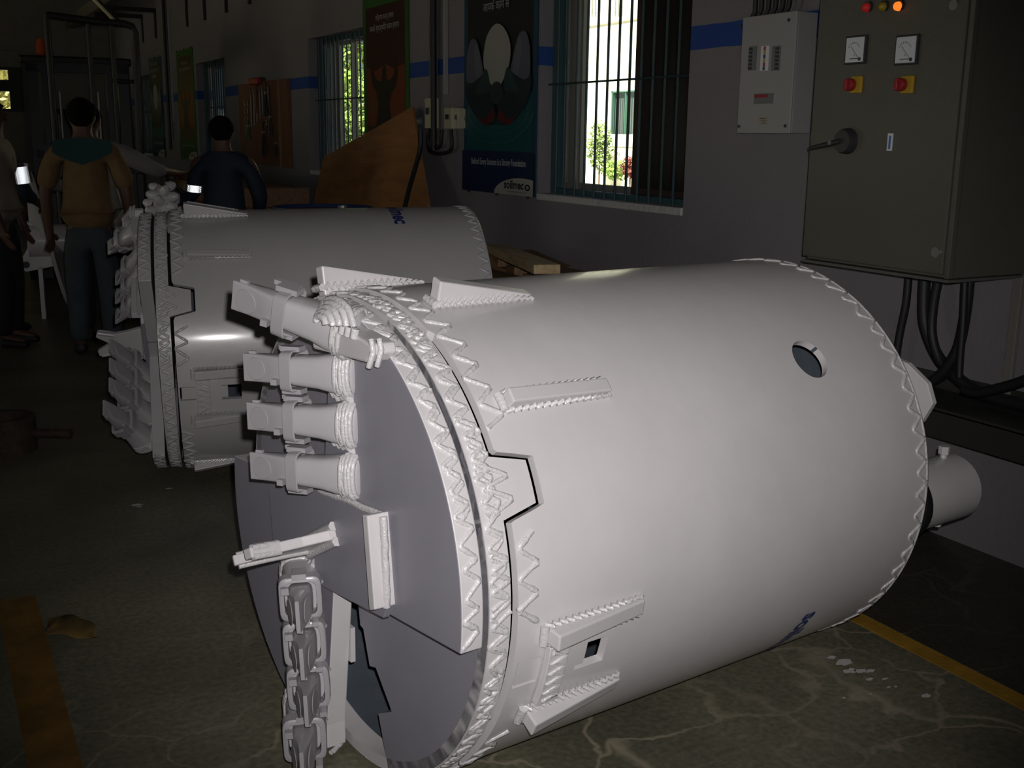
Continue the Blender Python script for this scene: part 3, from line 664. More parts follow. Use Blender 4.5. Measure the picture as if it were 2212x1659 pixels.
for px, py, m_ in ((1877, 17, emat('red_lamp', (.35, .012, .012), .25)), (1912, 15, mat('yellow_lamp', (.30, .24, .02), .3)), (1945, 14, emat('orange_lamp', (1.0, .20, .02), 1.1))):
    y, z = cl(px, py); b_ = MB().cyl((0, y, z+.004), (-.01, y, z+.004), .019, 20).build('lamp_bezel', GREYD, cb, smooth=40)
    MB().lathe([(0, -.028), (.008, -.027), (.014, -.02), (.016, -.008)], (0, y, z), 'x', 20).build('indicator_lamp', m_, b_, smooth=60)
y, z = cl(1832, 305); h_ = MB().lathe([(0, -.035), (.040, -.034), (.046, -.02), (.048, 0)], (0, y, z), 'x', 28).build('main_switch', GREYD, cb, smooth=40, label='black main switch with lever handle')
y2, z2 = cl(1766, 321); MB().loft([superring(0, .013, .010, 10), superring((Vector((0,y,z))-Vector((0,y2,z2))).length, .011, .008, 10)]).xf(Matrix.Translation((-.036, y, z)) @ Matrix.Rotation(math.atan2(z2-z, y2-y), 4, 'X') @ Matrix.Rotation(R(90), 4, 'Z')).build('handle', GREYD, h_, smooth=60)
MB().cyl((-.046, y+.045, z-.006), (-.049, y+.045, z-.006), .009, 12).build('handle_badge', GREYL, h_)
y, z = cl(1923, 307); p_ = MB().bx(-.002, 0, y-.012, y+.012, z-.03, z+.03).build('number_label', WHITE, cb); text_on('1', BLUEL, p_, (-.0025, y+.016, z-.022), (0,-1,0), (0,0,1), .062, bold=.03, name='number')
for px, py in ((2023, 545), (2062, 11)):
    y, z = cl(px, py); MB().cyl((0, y, z), (-.006, y, z), .018, 20).build('lock', CHROME, cb, smooth=40)
# distribution board
DX = WX-.12
db = empty('distribution_board', (DX, 3.70, 1.548), 'white distribution board beside the big cabinet', 'electrical box'); dl = lambda px, py: (wy(px, py, DX)[0]-3.70, wy(px, py, DX)[1]-1.548)
MB().bx(.012, .12, 0, .345, 0, .50).build('body', CREAM2, db, bev=.004); MB().bx(0, .011, -.002, .347, -.002, .502).build('cover', CREAM2, db, bev=.004)
for px, py in ((1601, 56), (1705, 43), (1597, 273), (1697, 272)):
    y, z = dl(px, py); MB().cyl((0, y, z), (-.006, y, z), .007, 10).build('screw', GREYD, db)
for px in (1626, 1677):
    y, z = dl(px, 126); b_ = MB().bx(-.004, 0, y-.026, y+.026, z-.052, z+.052).build('breaker_row', GREYL, db)
    for k in range(6): MB().bx(-.009, -.004, y-.012+(.012 if px < 1650 else -.006), y+.006+(.012 if px < 1650 else -.006), z-.048+k*.0165, z-.037+k*.0165).build('breaker_toggle', GREYD, b_)
y, z = dl(1652, 126); b_ = MB().bx(-.002, 0, y-.026, y+.026, z-.052, z+.052).build('phase_chart', WHITE, db)
for k in range(6): MB().bx(-.0028, -.002, y-.006, y+.007, z-.050+k*.0167, z-.034+k*.0167).build('phase_mark', (GREYD, REDP, YELP, mat('phase_blue', (.02, .04, .14), .5), YELP, REDP)[k], b_)
y, z = dl(1650, 213); b_ = MB().bx(-.004, 0, y-.062, y+.062, z-.022, z+.022).build('main_breaker', GREYL, db)
for k in range(4): MB().bx(-.010, -.004, y+.045-k*.022-.006, y+.045-k*.022+.006, z+.004, z+.018).build('breaker_toggle', REDP, b_)
y, z = dl(1648, 261); p_ = MB().bx(-.002, 0, y-.032, y+.032, z-.018, z+.018).build('rating_plate', mat('brass_plate', (.30, .28, .22), .4), db)
for k in range(3): MB().bx(-.0026, -.002, y-.024, y+.02-k*.008, z+.008-k*.010, z+.011-k*.010).build('plate_line', GREYD, p_)
for k, px in enumerate((1632, 1645, 1660, 1675, 1690, 1704)):
    y, z = wy(px, 20, WX-.06); o = MB().tube([(WX-.06, y+.02, 2.055), (WX-.06, y, 2.08), (WX-.05, y-.015*k+.03, 2.6), (WX-.03, y, 3.2)], .0115, 8).build('supply_cable', BLACK, smooth=60); tag(o, 'black supply cable, %s from the left above the distribution board' % ORD[k], 'cable', 'cables above the distribution board')
o = MB().bx(WX-.05, WX, 3.595, 3.64, 1.60, 1.66).build('wall_socket', mat('maroon_plastic', (.10, .03, .03), .5), bev=.004); tag(o, 'small maroon wall fitting between the board and the cabinet', 'fitting')
# cables under the cabinet, cable tray
for k, pts in enumerate(([(1962,590),(1958,650),(1944,720),(1936,780),(1940,850)], [(1997,595),(1995,660),(2000,710),(2025,770),(2062,812),(2110,845),(2170,868),(2270,905)], [(2030,598),(2018,650),(2013,720),(2030,780),(2050,800),(2010,832),(1980,870)], [(2094,600),(2088,660),(2078,720),(2066,760),(2040,800),(2012,835)], [(2085,600),(2080,700),(2074,770),(2072,815)], [(2260,800),(2212,822),(2160,838),(2110,850),(2080,860)])):
    lab = ['slack black cable hanging nearest the bucket rim', 'thick black cable looping right onto the tray', 'black cable crossing behind the thick loop', 'black cable dropping from the cabinet and swinging left', 'straight black cable dropping to the tray', 'black cable running along the tray from the right'][k]
    q = [onX(x, y, 3.40-.042*k) for x, y in pts]
    for v_ in q: v_.z = max(v_.z, .612+.012*k)
    if k < 5: q[0].z = 1.048
    # smooth path
    sm = []
    for i in range(len(q)-1):
        p0 = q[max(i-1,0)]; p3 = q[min(i+2,len(q)-1)]
        for t in (0, .25, .5, .75):
            a_, b_ = q[i], q[i+1]; sm.append(.5*((2*a_)+(b_-p0)*t+(2*p0-5*a_+4*b_-p3)*t*t+(3*a_-p0-3*b_+p3)*t**3))
    sm.append(q[-1]); o = MB().tube(sm, (.016, .024, .018, .020, .014, .018)[k], 10).build('power_cable', BLACK, smooth=60); tag(o, lab, 'cable', 'cables under the control cabinet')
TRAY = mat('dark_tray_steel', (.045, .045, .04), .5, .3)
tr = empty('cable_tray', (3.147, 1.2, .485), 'dark steel cable tray below the control cabinet', 'cable tray')
MB().bx(.0, .31, 0, 2.2, .095, .10).build('tray_deck', TRAY, tr); MB().bx(0, .006, 0, 2.2, .0, .11).build('tray_side', TRAY, tr); MB().bx(.30, .31, 0, 2.2, .10, .16).build('tray_side', TRAY, tr)
for y in (.55, 1.38, 2.1): MB().bx(.15, .31, y, y+.05, .05, .095).bx(.29, .31, y, y+.05, -.10, .05).build('tray_bracket', TRAY, tr)
y, z = wy(2196, 700); o = MB().bx(WX-.022, WX-.001, y-.018, y+.018, .60, 1.06).build('wall_conduit', mat('pale_conduit', (.20, .19, .17), .5), bev=.003); tag(o, 'thin pale conduit strip on the wall under the cabinet', 'conduit')
# conduit riser with junction boxes
def riser(px, x_, zb, lab, n=2):
    y, _ = wy(px, 200); e = empty('cable_riser', (WX-.003, y, zb), lab, 'conduit')
    lad = MB().bx(-.035, -.005, .02, .035, 0, 2.6).bx(-.035, -.005, .085, .10, 0, 2.6); lad.build('ladder_side', STEEL, e)
    z = .05
    while z < 2.5: MB().bx(-.03, -.02, .035, .085, z, z+.03).build('rung', STEEL, e); z += .085
    MB().cyl((-.05, -.01, -.15), (-.05, -.01, 2.6), .022, 10).build('riser_cable', BLACK, e, smooth=60)
    MB().bx(-.025, 0, -.15, -.12, .25, 2.6).build('conduit', mat('grey_conduit', (.30, .30, .30), .5), e)
    return e
riser(950, 0, 1.56, 'cable ladder with black cable beside the large cupped-hands poster')
riser(370, 0, 1.42, 'far cable ladder between the two far posters')
BOX = mat('cream_box', (.42, .40, .28), .5)
def jbox(px0, py0, px1, py1, lab, d=.10):
    ya, za = wy(px0, py0, WX-d); yb, zb = wy(px1, py1, WX-d); e = empty('junction_box', (WX, yb, zb), lab, 'electrical box')
    w_, h_ = ya-yb, za-zb
    MB().bx(-d, 0, 0, w_, 0, h_).build('casing', BOX, e, bev=.004); MB().bx(-d-.008, -d, w_*.3, w_*.75, h_*.45, h_*.68).build('socket', GREYD, e, bev=.002); MB().bx(-d-.006, -d+.002, w_*.12, w_*.9, h_*.86, h_*.95).build('cover_lip', BOX, e)
jbox(917, 212, 932, 277, 'tall cream junction box left of the cable ladder', .06); jbox(959, 233, 976, 278, 'square cream junction box right of the cable ladder'); jbox(981.5, 235, 989, 277, 'slim cream box beside the square junction box', .07)
o = MB().lathe([(0,-.05), (.025,-.05), (.03,-.03), (.035,-.02), (.035,0)], (WX-.002, *wy(909, 262)), 'x', 20).build('industrial_plug', mat('grey_blue_plug', (.12, .15, .16), .5), smooth=40); tag(o, 'grey-blue industrial plug left of the tall junction box', 'plug')
def wcable(pts, r, X, lab, grp=None):
    q = [onX(x, y, X) for x, y in pts]; sm = []
    for i in range(len(q)-1):
        p0 = q[max(i-1,0)]; p3 = q[min(i+2,len(q)-1)]
        for t in (0, .25, .5, .75): a_, b_ = q[i], q[i+1]; sm.append(.5*((2*a_)+(b_-p0)*t+(2*p0-5*a_+4*b_-p3)*t*t+(3*a_-p0-3*b_+p3)*t**3))
    sm.append(q[-1]); o = MB().tube(sm, r, 8).build('wall_cable', BLACK, smooth=60); tag(o, lab, 'cable', grp)
wcable([(934,280),(934,300),(942,318),(952,312),(955,280)], .014, WX-.05, 'short black cable looping under the tall junction box')
wcable([(929,280),(924,305),(928,325),(945,332),(968,328),(976,315),(974,280)], .014, WX-.05, 'wide black cable loop joining the junction boxes')
wcable([(909,280),(908,320),(898,360),(885,405),(874,450)], .016, 2.95, 'black cable trailing down over the plywood sheet')
# wall brackets with rail
RAILX = 2.75
bys = [wy(px, 30)[0] for px in (307, 336, 405, 444, 491, 542)]
zb = wy(405, 58)[1]
for k, y in enumerate(bys):
    e = empty('wall_bracket', (WX, y, zb), 'black steel L bracket high on the wall, %s from the far end' % ORD[k], 'bracket', 'wall brackets under the rail')
    MB().bx(-.02, 0, -.04, .04, 0, .42).build('wall_flange', BLACKM, e); MB().bx(RAILX-WX, -.02, -.04, .04, .36, .42).build('arm', BLACKM, e)
o = MB().bx(RAILX-.04, RAILX+.10, 11, Y1, zb+.42, zb+.50).bx(RAILX, RAILX+.06, 11, Y1, zb+.50, zb+.62).build('crane_rail', mat('rail_steel', (.12, .11, .08), .6)); tag(o, 'long steel rail carried by the wall brackets', 'rail')
# posters
TEALB = mat('poster_teal_border', (.006, .045, .085), .5); PBLACK = mat('poster_black', (.005, .006, .008), .45); PTEAL = mat('poster_teal', (.006, .07, .075), .45); PGLOW = mat('poster_pale_glow', (.30, .30, .27), .5); PHAND = mat('poster_grey_hand', (.085, .09, .125), .5); PHANDD = mat('poster_dark_hand', (.012, .02, .026), .45); PRED = mat('poster_red', (.09, .008, .01), .5); PNAVY = mat('poster_navy', (.006, .018, .055), .45); PTXT = mat('poster_white_text', (.34, .36, .36), .5); PCREAM = mat('poster_cream', (.36, .36, .31), .5); PGREEN = mat('poster_green', (.02, .10, .012), .5); PMAROON = mat('poster_maroon', (.035, .008, .006), .45); PORANGE = mat('poster_orange', (.16, .03, .008), .5); PLINE = mat('poster_line', (.05, .14, .08), .5); PINK = mat('poster_ink', (.012, .012, .02), .5)
def smoothcat(pts, n=4):
    out = []
    for i in range(len(pts)):
        p0, p1, p2, p3 = (Vector(pts[(i+k) % len(pts)]) for k in (-1, 0, 1, 2))
        for t in [q/n for q in range(n)]: out.append(.5*((2*p1)+(p2-p0)*t+(2*p0-5*p1+4*p2-p3)*t*t+(3*p1-p0-3*p2+p3)*t**3))
    return out
class Poster:
    def __init__(s, ya, yb, za, zb, lab, base):
        s.w, s.h = yb-ya, zb-za; s.e = empty('poster', (WX, yb, za), lab, 'poster'); s.k = 0
        MB().bx(-.012, -.002, -s.w, 0, 0, s.h).build('sheet', base, s.e)
        for q in (.08, .5, .92):
            for z in (-.004, s.h+.004): MB().box((-.014, -s.w*q, z), (.012, .02, .02)).build('clip', GREYD, s.e)
    def d(s): s.k += 1; return -.0124-.00012*s.k
    def shape(s, name, pts, m, sm=True):   # pts in unit coords: x from left, y from bottom
        q = smoothcat([(x, y) for x, y in pts]) if sm else [Vector(p) for p in pts]; dd = s.d()
        return MB().poly([Vector((dd, -p[0]*s.w, p[1]*s.h)) for p in q]).build(name, m, s.e)
    def text(s, body, m, x, y, size, width, name='lettering', bold=0): text_on(body, m, s.e, (s.d(), -x*s.w, y*s.h), (0,-1,0), (0,0,1), size, width, name=name, bold=bold)
    def rect(s, name, x0, y0, x1, y1, m): return s.shape(name, [(x0,y0),(x1,y0),(x1,y1),(x0,y1)], m, False)
def ell(cx, cy, rx, ry, n=24, a0=0, a1=360): return [(cx+rx*math.cos(R(a0+(a1-a0)*k/n)), cy+ry*math.sin(R(a0+(a1-a0)*k/n))) for k in range(n+(0 if a1-a0 == 360 else 1))]
def hands_poster(ya, yb, lab):
    P_ = Poster(ya, yb, 1.148, 2.62, lab, TEALB)
    P_.rect('picture', .05, .19, .95, .97, PBLACK)
    P_.shape('teal_field', [(.05,.19),(.95,.19),(.95,.44),(.8,.40),(.5,.33),(.2,.40),(.05,.46)], PTEAL, False)
    for rx, ry in ((.34,.075), (.42,.11), (.49,.15)):
        o = MB().tube([Vector((P_.d(), -p[0]*P_.w, p[1]*P_.h)) for p in ell(.5, .37, rx, ry, 30, 185, 355)], .0025, 4).build('ripple_line', PLINE, P_.e)
    P_.shape('glow', [(.48,.735),(.60,.71),(.68,.64),(.67,.56),(.60,.50),(.52,.46),(.44,.47),(.34,.53),(.31,.60),(.36,.69)], PGLOW)
    for sg in (1, -1):
        f = lambda pts: [(.5+sg*x, y) for x, y in pts]
        P_.shape('hand', f([(.18,.50),(.24,.62),(.30,.68),(.38,.68),(.43,.62),(.44,.54),(.42,.49),(.30,.46)]), PHAND)
        P_.shape('finger', f([(.22,.54),(.26,.64),(.31,.665),(.33,.62),(.30,.54),(.26,.50)]), mat('poster_finger_grey', (.12, .125, .15), .5))
        P_.shape('palm', f([(.06,.43),(.14,.54),(.22,.52),(.36,.49),(.46,.50),(.43,.42),(.30,.34),(.14,.30),(.0,.32)]), PHANDD)
        P_.shape('thumb', f([(.10,.46),(.12,.53),(.17,.545),(.24,.49),(.30,.45),(.22,.44)]), mat('poster_thumb_teal', (.018, .045, .05), .45))
        P_.shape('red_sleeve', f([(.02,.33),(.06,.37),(.14,.33),(.24,.33),(.16,.30),(.08,.315)]), PRED)
    P_.shape('head', ell(.5, .44, .09, .05), mat('poster_head', (.025, .035, .04), .45), False)
    P_.rect('caption_panel', .0, .0, 1, .185, PNAVY)
    P_.text('Behind Every Success is a Strong Foundation', PTXT, .14, .125, .060, .76*P_.w, bold=.02)
    P_.shape('logo_panel', [(.48,.0)]+ell(.86, .0, .38, .075, 16, 180, 68)+[(1,.0)], PCREAM, False)
    P_.text('soilmec', PINK, .62, .028, .075, .26*P_.w, bold=.03); P_.shape('logo_mark', ell(.93, .037, .035, .014), PINK, False); P_.shape('logo_ring', ell(.93, .037, .018, .007), PCREAM, False)
    P_.text('drilling and foundation equipment', PINK, .66, .012, .014, .26*P_.w)
    P_.text('हर सपने का आधार', PTXT, .15, .915, .085, .62*P_.w); P_.text('और आपका मूल्य इसका जानता है', PTXT, .12, .855, .075, .76*P_.w); P_.text('आपके काम से', PTXT, .30, .795, .075, .36*P_.w)
def orange_poster(ya, yb, lab):
    P_ = Poster(ya, yb, 1.148, 2.62, lab, PGREEN)
    P_.rect('picture', .07, .19, .93, .94, PMAROON); P_.rect('sunset_field', .08, .30, .92, .66, PORANGE)
    P_.shape('dusk_edge', [(.08,.62),(.3,.60),(.5,.63),(.7,.60),(.92,.62),(.92,.70),(.08,.70)], PMAROON, False)
    P_.shape('figure', [(.30,.28),(.34,.40),(.30,.48),(.22,.52),(.18,.58),(.21,.64),(.26,.58),(.34,.545),(.42,.55),(.44,.60),(.48,.64),(.53,.60),(.54,.55),(.62,.545),(.70,.58),(.74,.65),(.78,.58),(.74,.51),(.64,.47),(.60,.40),(.64,.28)], mat('poster_silhouette', (.012, .006, .004), .5))
    P_.shape('yellow_glow', ell(.20, .42, .07, .06), mat('poster_amber', (.12, .06, .01), .5), False)
    P_.text('निर्माण कार्य हमारा', PTXT, .30, .865, .055, .40*P_.w); P_.text('सबसे सुरक्षित काम हमारा', PTXT, .16, .81, .060, .66*P_.w)
    P_.rect('caption_panel', 0, 0, 1, .17, mat('poster_deep_green', (.012, .06, .01), .5)); P_.text('Behind Every Success is a Strong Foundation', PTXT, .14, .12, .05, .76*P_.w)
    P_.shape('logo_panel', [(.48,.0)]+ell(.86, .0, .38, .075, 16, 180, 68)+[(1,.0)], PCREAM, False); P_.text('soilmec', PINK, .62, .028, .07, .26*P_.w, bold=.03)
hands_poster(6.10, 7.12, 'teal and black poster of cupped hands beside the large window'); orange_poster(8.10, 9.065, 'green-bordered orange poster of a figure with raised arms, nearest one')
orange_poster(15.40, 16.42, 'green and orange poster beyond the pegboard window'); hands_poster(17.50, 18.44, 'faded teal poster beside the farthest window')
# tool board
ty0, ty1 = 11.15, 13.05; tb = empty('tool_board', (WX-.003, ty0, 1.18), 'brown wooden tool board hung with spanners and pliers', 'tool board')
MB().bx(-.03, 0, .28, ty1-ty0, 0, .88).build('board', PEG, tb); MB().bx(-.035, 0, 0, .27, -.01, .88).build('side_board', PEG, tb); MB().bx(-.05, -.03, .26, .29, 0, .88).build('batten', mat('pale_batten', (.22, .14, .08), .7), tb)
TY = lambda px, py: wy(px, py, WX-.05)
def spanner(px, py, L_, r, m_, name, lab, grp):
    y, z = TY(px, py); e = empty(name, (WX-.045, y, z-L_), lab, 'hand tool', grp)
    MB().bx(-.006, .006, -r, r, r*2, L_-r*2).build('shank', m_, e, bev=.002)
    for zz in (r*1.2, L_-r*1.2): MB().lathe([(r*.9,-.007), (r*2.1,-.007), (r*2.1,.007), (r*.9,.007), (r*.9,-.007)], (0,0,zz), 'x', 14).build('jaw', m_, e)
for k in range(7): spanner(540+k*6.2, 196-k*1.5, .42-.035*k, .012-.0008*k, STEEL, 'spanner', 'steel spanner, %s from the left in the row on the tool board' % ORD[k], 'spanners on the tool board')
for k in range(6):
    px, py = [(531, 228), (531, 245), (532, 262), (532, 275), (533, 288), (571, 270)][k]; y, z = TY(px, py); e = empty('clamp', (WX-.045, y, z), ('small brassy clamp, %s from the top at the left of the tool board' % ORD[k]) if k < 5 else 'small brassy clamp in the middle of the tool board', 'hand tool', 'small clamps on the tool board')
    MB().tube([(0,-.06,0), (0,-.06,.05), (0,.05,.05), (0,.05,0)], .010, 6).build('clamp_frame', mat('brassy_steel', (.22, .18, .08), .5, .6), e); MB().cyl((0,-.06,.0), (0,-.02,.0), .007, 6).build('clamp_screw', STEEL, e)
def plier(px, py, L_, m_, lab):
    y, z = TY(px, py); e = empty('pliers', (WX-.075, y, z-L_), lab, 'hand tool')
    for sg in (1, -1): MB().tube([(0, sg*.05, 0), (0, sg*.035, L_*.4), (0, sg*.004, L_*.68), (0, -sg*.010, L_)], [.012,.012,.012,.006], 8).build('handle', m_, e, smooth=60)
    MB().cyl((-.012,0,L_*.68), (.012,0,L_*.68), .022, 12).build('pivot', STEEL, e)
plier(578, 176, .36, BLACKM, 'large black pliers at the top of the tool board'); plier(588, 232, .30, GREYD, 'dark pliers in the middle of the tool board'); plier(573, 262, .36, BLACKM, 'long dark pliers low on the tool board'); plier(540, 258, .22, mat('green_handle', (.02, .09, .03), .5), 'green-handled pliers at the left of the tool board'); plier(600, 296, .2, GREYD, 'short dark pliers low on the tool board')
y, z = TY(547, 180); e = empty('hammer', (WX-.072, y, z-.02), 'red-headed mallet lying across the top of the tool board', 'hand tool'); MB().bx(-.03, .03, -.32, .02, 0, .07).build('head', REDP, e, bev=.01); MB().cyl((0,-.15,0), (0,-.15,-.3), .015, 8).build('handle', PEG, e)
# ------------------------------------------------------------------ loose things along the wall
# plywood sheet leaning on the wall
pn = Vector((1, 0, -.28)).normalized(); pp0 = Vector((3.40, 0, 1.72))
outl = [onP(x, y, pp0, pn) for x, y in [(703, 340), (790, 292), (895, 232), (930, 445)]]
b0 = onP(940, 500, pp0, pn); b1 = onP(712, 450, pp0, pn)
def drop(p): q = p.copy(); t = (p.z-.004)/1.0; q.z = .004; q.x = p.x - .28*t; return q
outl += [drop(outl[-1]+Vector((0,-.08,0))), drop(outl[0]+Vector((0,-.05,0)))]
o = MB().prism(outl, pn*-.018).build('plywood_sheet', PLY); tag(o, 'brown plywood sheet with slanted top leaning under the posters', 'plywood')
# wooden crate with blue drum
cr_ = empty('wooden_crate', (2.45, 9.85, 0), 'long low wooden crate behind the farther drilling bucket', 'crate'); ch = onX(620, 432, 2.45).z
for k in range(6):
    z0 = ch*k/6; MB().bx(0, .03, 0, 2.6, z0+.004, ch*(k+1)/6-.004).build('plank', PLANKD, cr_); MB().bx(0, .75, 0, .03, z0+.004, ch*(k+1)/6-.004).build('plank', PLANKD, cr_)
for k in range(5): MB().bx(.03+.15*k, .17+.15*k, .03, 2.6, ch-.02, ch).build('plank', PLANKD, cr_)
p = onX(697, 446, 2.1); dr = empty('steel_drum', (2.1, p.y, 0), 'dark blue steel drum just showing behind the farther bucket', 'drum')
MB().lathe([(0,p.z-.02), (.27,p.z-.02), (.28,p.z), (.29,p.z), (.29,p.z-.3), (.297,p.z-.31), (.29,p.z-.32), (.29,.02), (.28,0), (0,0)], (0,0,0), 'z', 36).build('body', mat('drum_blue', (.01, .02, .07), .45), dr, smooth=40)
MB().cyl((.12,0,p.z-.02), (.12,0,p.z+.005), .03, 16).build('bung', STEEL, dr)
# timber pile behind the farther bucket
def plank(pxa, pya, pxb, pyb, Xa, Xb, w_, t_, m_, lab):
    a = onX(pxa, pya, Xa); b = onX(pxb, pyb, Xb); c_ = (a+b)/2
    o = MB().bar(a-c_, b-c_, w_, t_).build('timber_plank', m_, bev=.004); o.location = c_; tag(o, lab, 'plank', 'timber pile')
plank(1070, 536, 1182, 582, 2.92, 2.60, .13, .045, PLANK, 'pale plank sloping across the top of the timber pile')
plank(1128, 546, 1215, 584, 3.34, 3.33, .14, .04, PLANKD, 'brown plank leaning by the wall behind the pale plank')
plank(1050, 548, 1076, 551, 3.10, 3.05, .14, .03, PLANK, 'short pale board end beside the farther bucket')
plank(1070, 562, 1104, 568, 3.02, 3.00, .16, .08, PLANKD, 'brown timber block under the pale plank')
plank(1110, 581, 1128, 587, 2.92, 2.88, .09, .05, PLANKD, 'small brown offcut in the timber pile')
pb = onX(1100, 590, 2.7)
for k, (x_, lab) in enumerate(((2.74, 'squared timber bearer at the front of the pile'), (2.96, 'squared timber bearer in the middle of the pile'), (3.18, 'squared timber bearer by the wall'))):
    o = MB().bx(-.08, .08, -.7, .5, 0, pb.z-.03).build('timber_bearer', PLANKD, bev=.006); o.location = (x_, pb.y, 0); tag(o, lab, 'timber', 'timber pile bearers')
# ------------------------------------------------------------------ floor things
p = onZ(22, 985); rc = empty('steel_collar', (p.x, p.y+.12, 0), 'dark rusty steel collar with a bar handle on the floor', 'steel collar')
MB().lathe([(.10,0), (.135,0), (.135,.165), (.13,.17), (.10,.17), (.10,0)], (0,0,0), 'z', 36).build('ring', RUST, rc, smooth=40)
hv = onZ(152, 935, .09); d_ = (hv-Vector((rc.location.x, rc.location.y, .09))); d_.normalize(); MB().cyl(Vector((0,0,.085))+d_*.125, Vector((0,0,.085))+d_*(.125+.19), .022, 12).build('bar_handle', RUST, rc, smooth=40)
p = onZ(155, 1370); lf = MB(); LN = 10; vs = []
for k in range(LN+1):
    t = k/LN; w_ = .055*math.sin(math.pi*min(1, t*1.02+.02))**.7*(1+.25*math.sin(9*t)); cx_ = (t-.5)*.19; zz = .004+.012*math.sin(3*t)**2
    vs += [(cx_, -w_, zz+.003), (cx_, 0, zz), (cx_, w_, zz+.022+.006*math.cos(4*t))]
for k in range(LN):
    for q in (0, 1): lf.f.append((k*3+q, k*3+q+1, k*3+q+4, k*3+q+3))
lf.v = [Vector(v) for v in vs]
o = lf.build('dry_leaf', mat('dry_leaf', (.13, .085, .022), .7, var=.3, vscale=30), smooth=80); o.location = (p.x, p.y, 0); o.rotation_euler = (0, 0, R(-48)); o.modifiers.new('thick', 'SOLIDIFY').thickness = .001; tag(o, 'dry curled yellow-brown leaf on the floor', 'leaf')
SPL = mat('white_paint_drip', (.55, .55, .52), .6); sp = MB()
rs = random.Random(3)
for (px, py, r_) in [(1797,1420,.012),(1825,1432,.022),(1837,1450,.016),(1860,1450,.016),(1880,1450,.012),(1878,1468,.010),(1912,1467,.008),(1999,1503,.012),(1920,1485,.005),(1935,1484,.005),(1880,1500,.004),(295,1091,.018),(365,1056,.012),(300,1095,.01),(1823,1508,.005)]:
    p = onZ(px, py, 0); n = 12; sp.poly([p+Vector((r_*1.5*math.cos(2*math.pi*k/n)*rs.uniform(.5,1.2), r_*.9*math.sin(2*math.pi*k/n)*rs.uniform(.5,1.2), .0012)) for k in range(n)])
o = sp.build('paint_spatter', SPL); tag(o, 'white paint drips spattered on the floor', 'paint', kind='stuff')
# ------------------------------------------------------------------ background equipment
# auger
ac = onY(230, 562, 9.9); ag = empty('auger', (ac.x, ac.y, 0), 'white auger with slanted flights lying beyond the man in tan', 'auger'); ag.rotation_euler = (0, 0, -YAW+R(21))
az = .62; ARC = .115
MB().cyl((-.60, 0, az), (.42, 0, az), .135, 32).build('stem', PAINT, ag, smooth=40)
hv = []; turns = 1.35; n = 90
hm = MB(); vs = []; fs = []
for k in range(n+1):
    t = k/n*turns; a_ = 2*math.pi*t + R(90); x_ = -.57+.62*t
    for (r_, dx) in ((.13, -.014), (.60, -.014), (.60, .014), (.13, .014)): vs.append((x_+dx, r_*math.cos(a_), az+r_*math.sin(a_)))
for k in range(n):
    for q in range(4): fs.append((k*4+q, k*4+(q+1)%4, k*4+4+(q+1)%4, k*4+4+q))
hm.add(vs, fs).build('flight', PAINT, ag, smooth=30)
Ainv = ag.rotation_euler.to_matrix().transposed()
def agp(px, py): q = onP(px, py, (ac.x, ac.y, 0), ag.rotation_euler.to_matrix() @ Vector((0,1,0))) - ag.location; return Ainv @ q
cl_ = [agp(x, y) for x, y in [(45,488),(58,479),(84,484),(128,488),(128,572),(88,580),(57,586),(40,575),(38,556),(50,554),(60,535),(59,515),(52,503)]]
cv = MB().prism([v+Vector((0,-.04,0)) for v in cl_], (0,.03,0)).build('clevis', PAINT, ag, bev=.003)
MB().prism([v+Vector((0,.03,0)) for v in cl_], (0,.03,0)).build('clevis', PAINT, ag, bev=.003)
for px, py in ((57, 491), (57, 571)): c_ = agp(px, py); MB().cyl(c_+Vector((0,-.046,0)), c_+Vector((0,-.038,0)), .028, 16).build('pin_hole', BLACKM, cv)
a_ = agp(89, 575); b_ = agp(88, 682); MB().bx(a_.x-.016, a_.x+.016, -.25, .05, .0, a_.z).build('stand_plate', PAINT, ag)
# toothed drill head behind the farther bucket
p = onY(352, 440, 7.1); dh = empty('toothed_drill_head', (p.x, p.y, 0), 'white toothed drill head standing behind the farther bucket', 'drill head')
zt = onY(352, 403, 7.1).z
MB().lathe([(0,zt), (.03,zt-.01), (.055,zt-.06), (.075,zt-.25), (.10,.15), (.22,.02), (.22,0), (0,0)], (0,0,0), 'z', 24).build('core', PAINT, dh, smooth=50)
for k in range(26):
    a_ = k*2.4; z_ = zt-.005-.012*k; rr_ = .03+.004*k; d_ = Vector((math.cos(a_), math.sin(a_), .35+.2*math.sin(k))).normalized(); b_ = Vector((math.cos(a_)*rr_, math.sin(a_)*rr_, z_))
    MB().tube([b_, b_+d_*.032, b_+d_*.055], [.034, .032, .016], 8).build('tooth', WELD, dh, smooth=50)
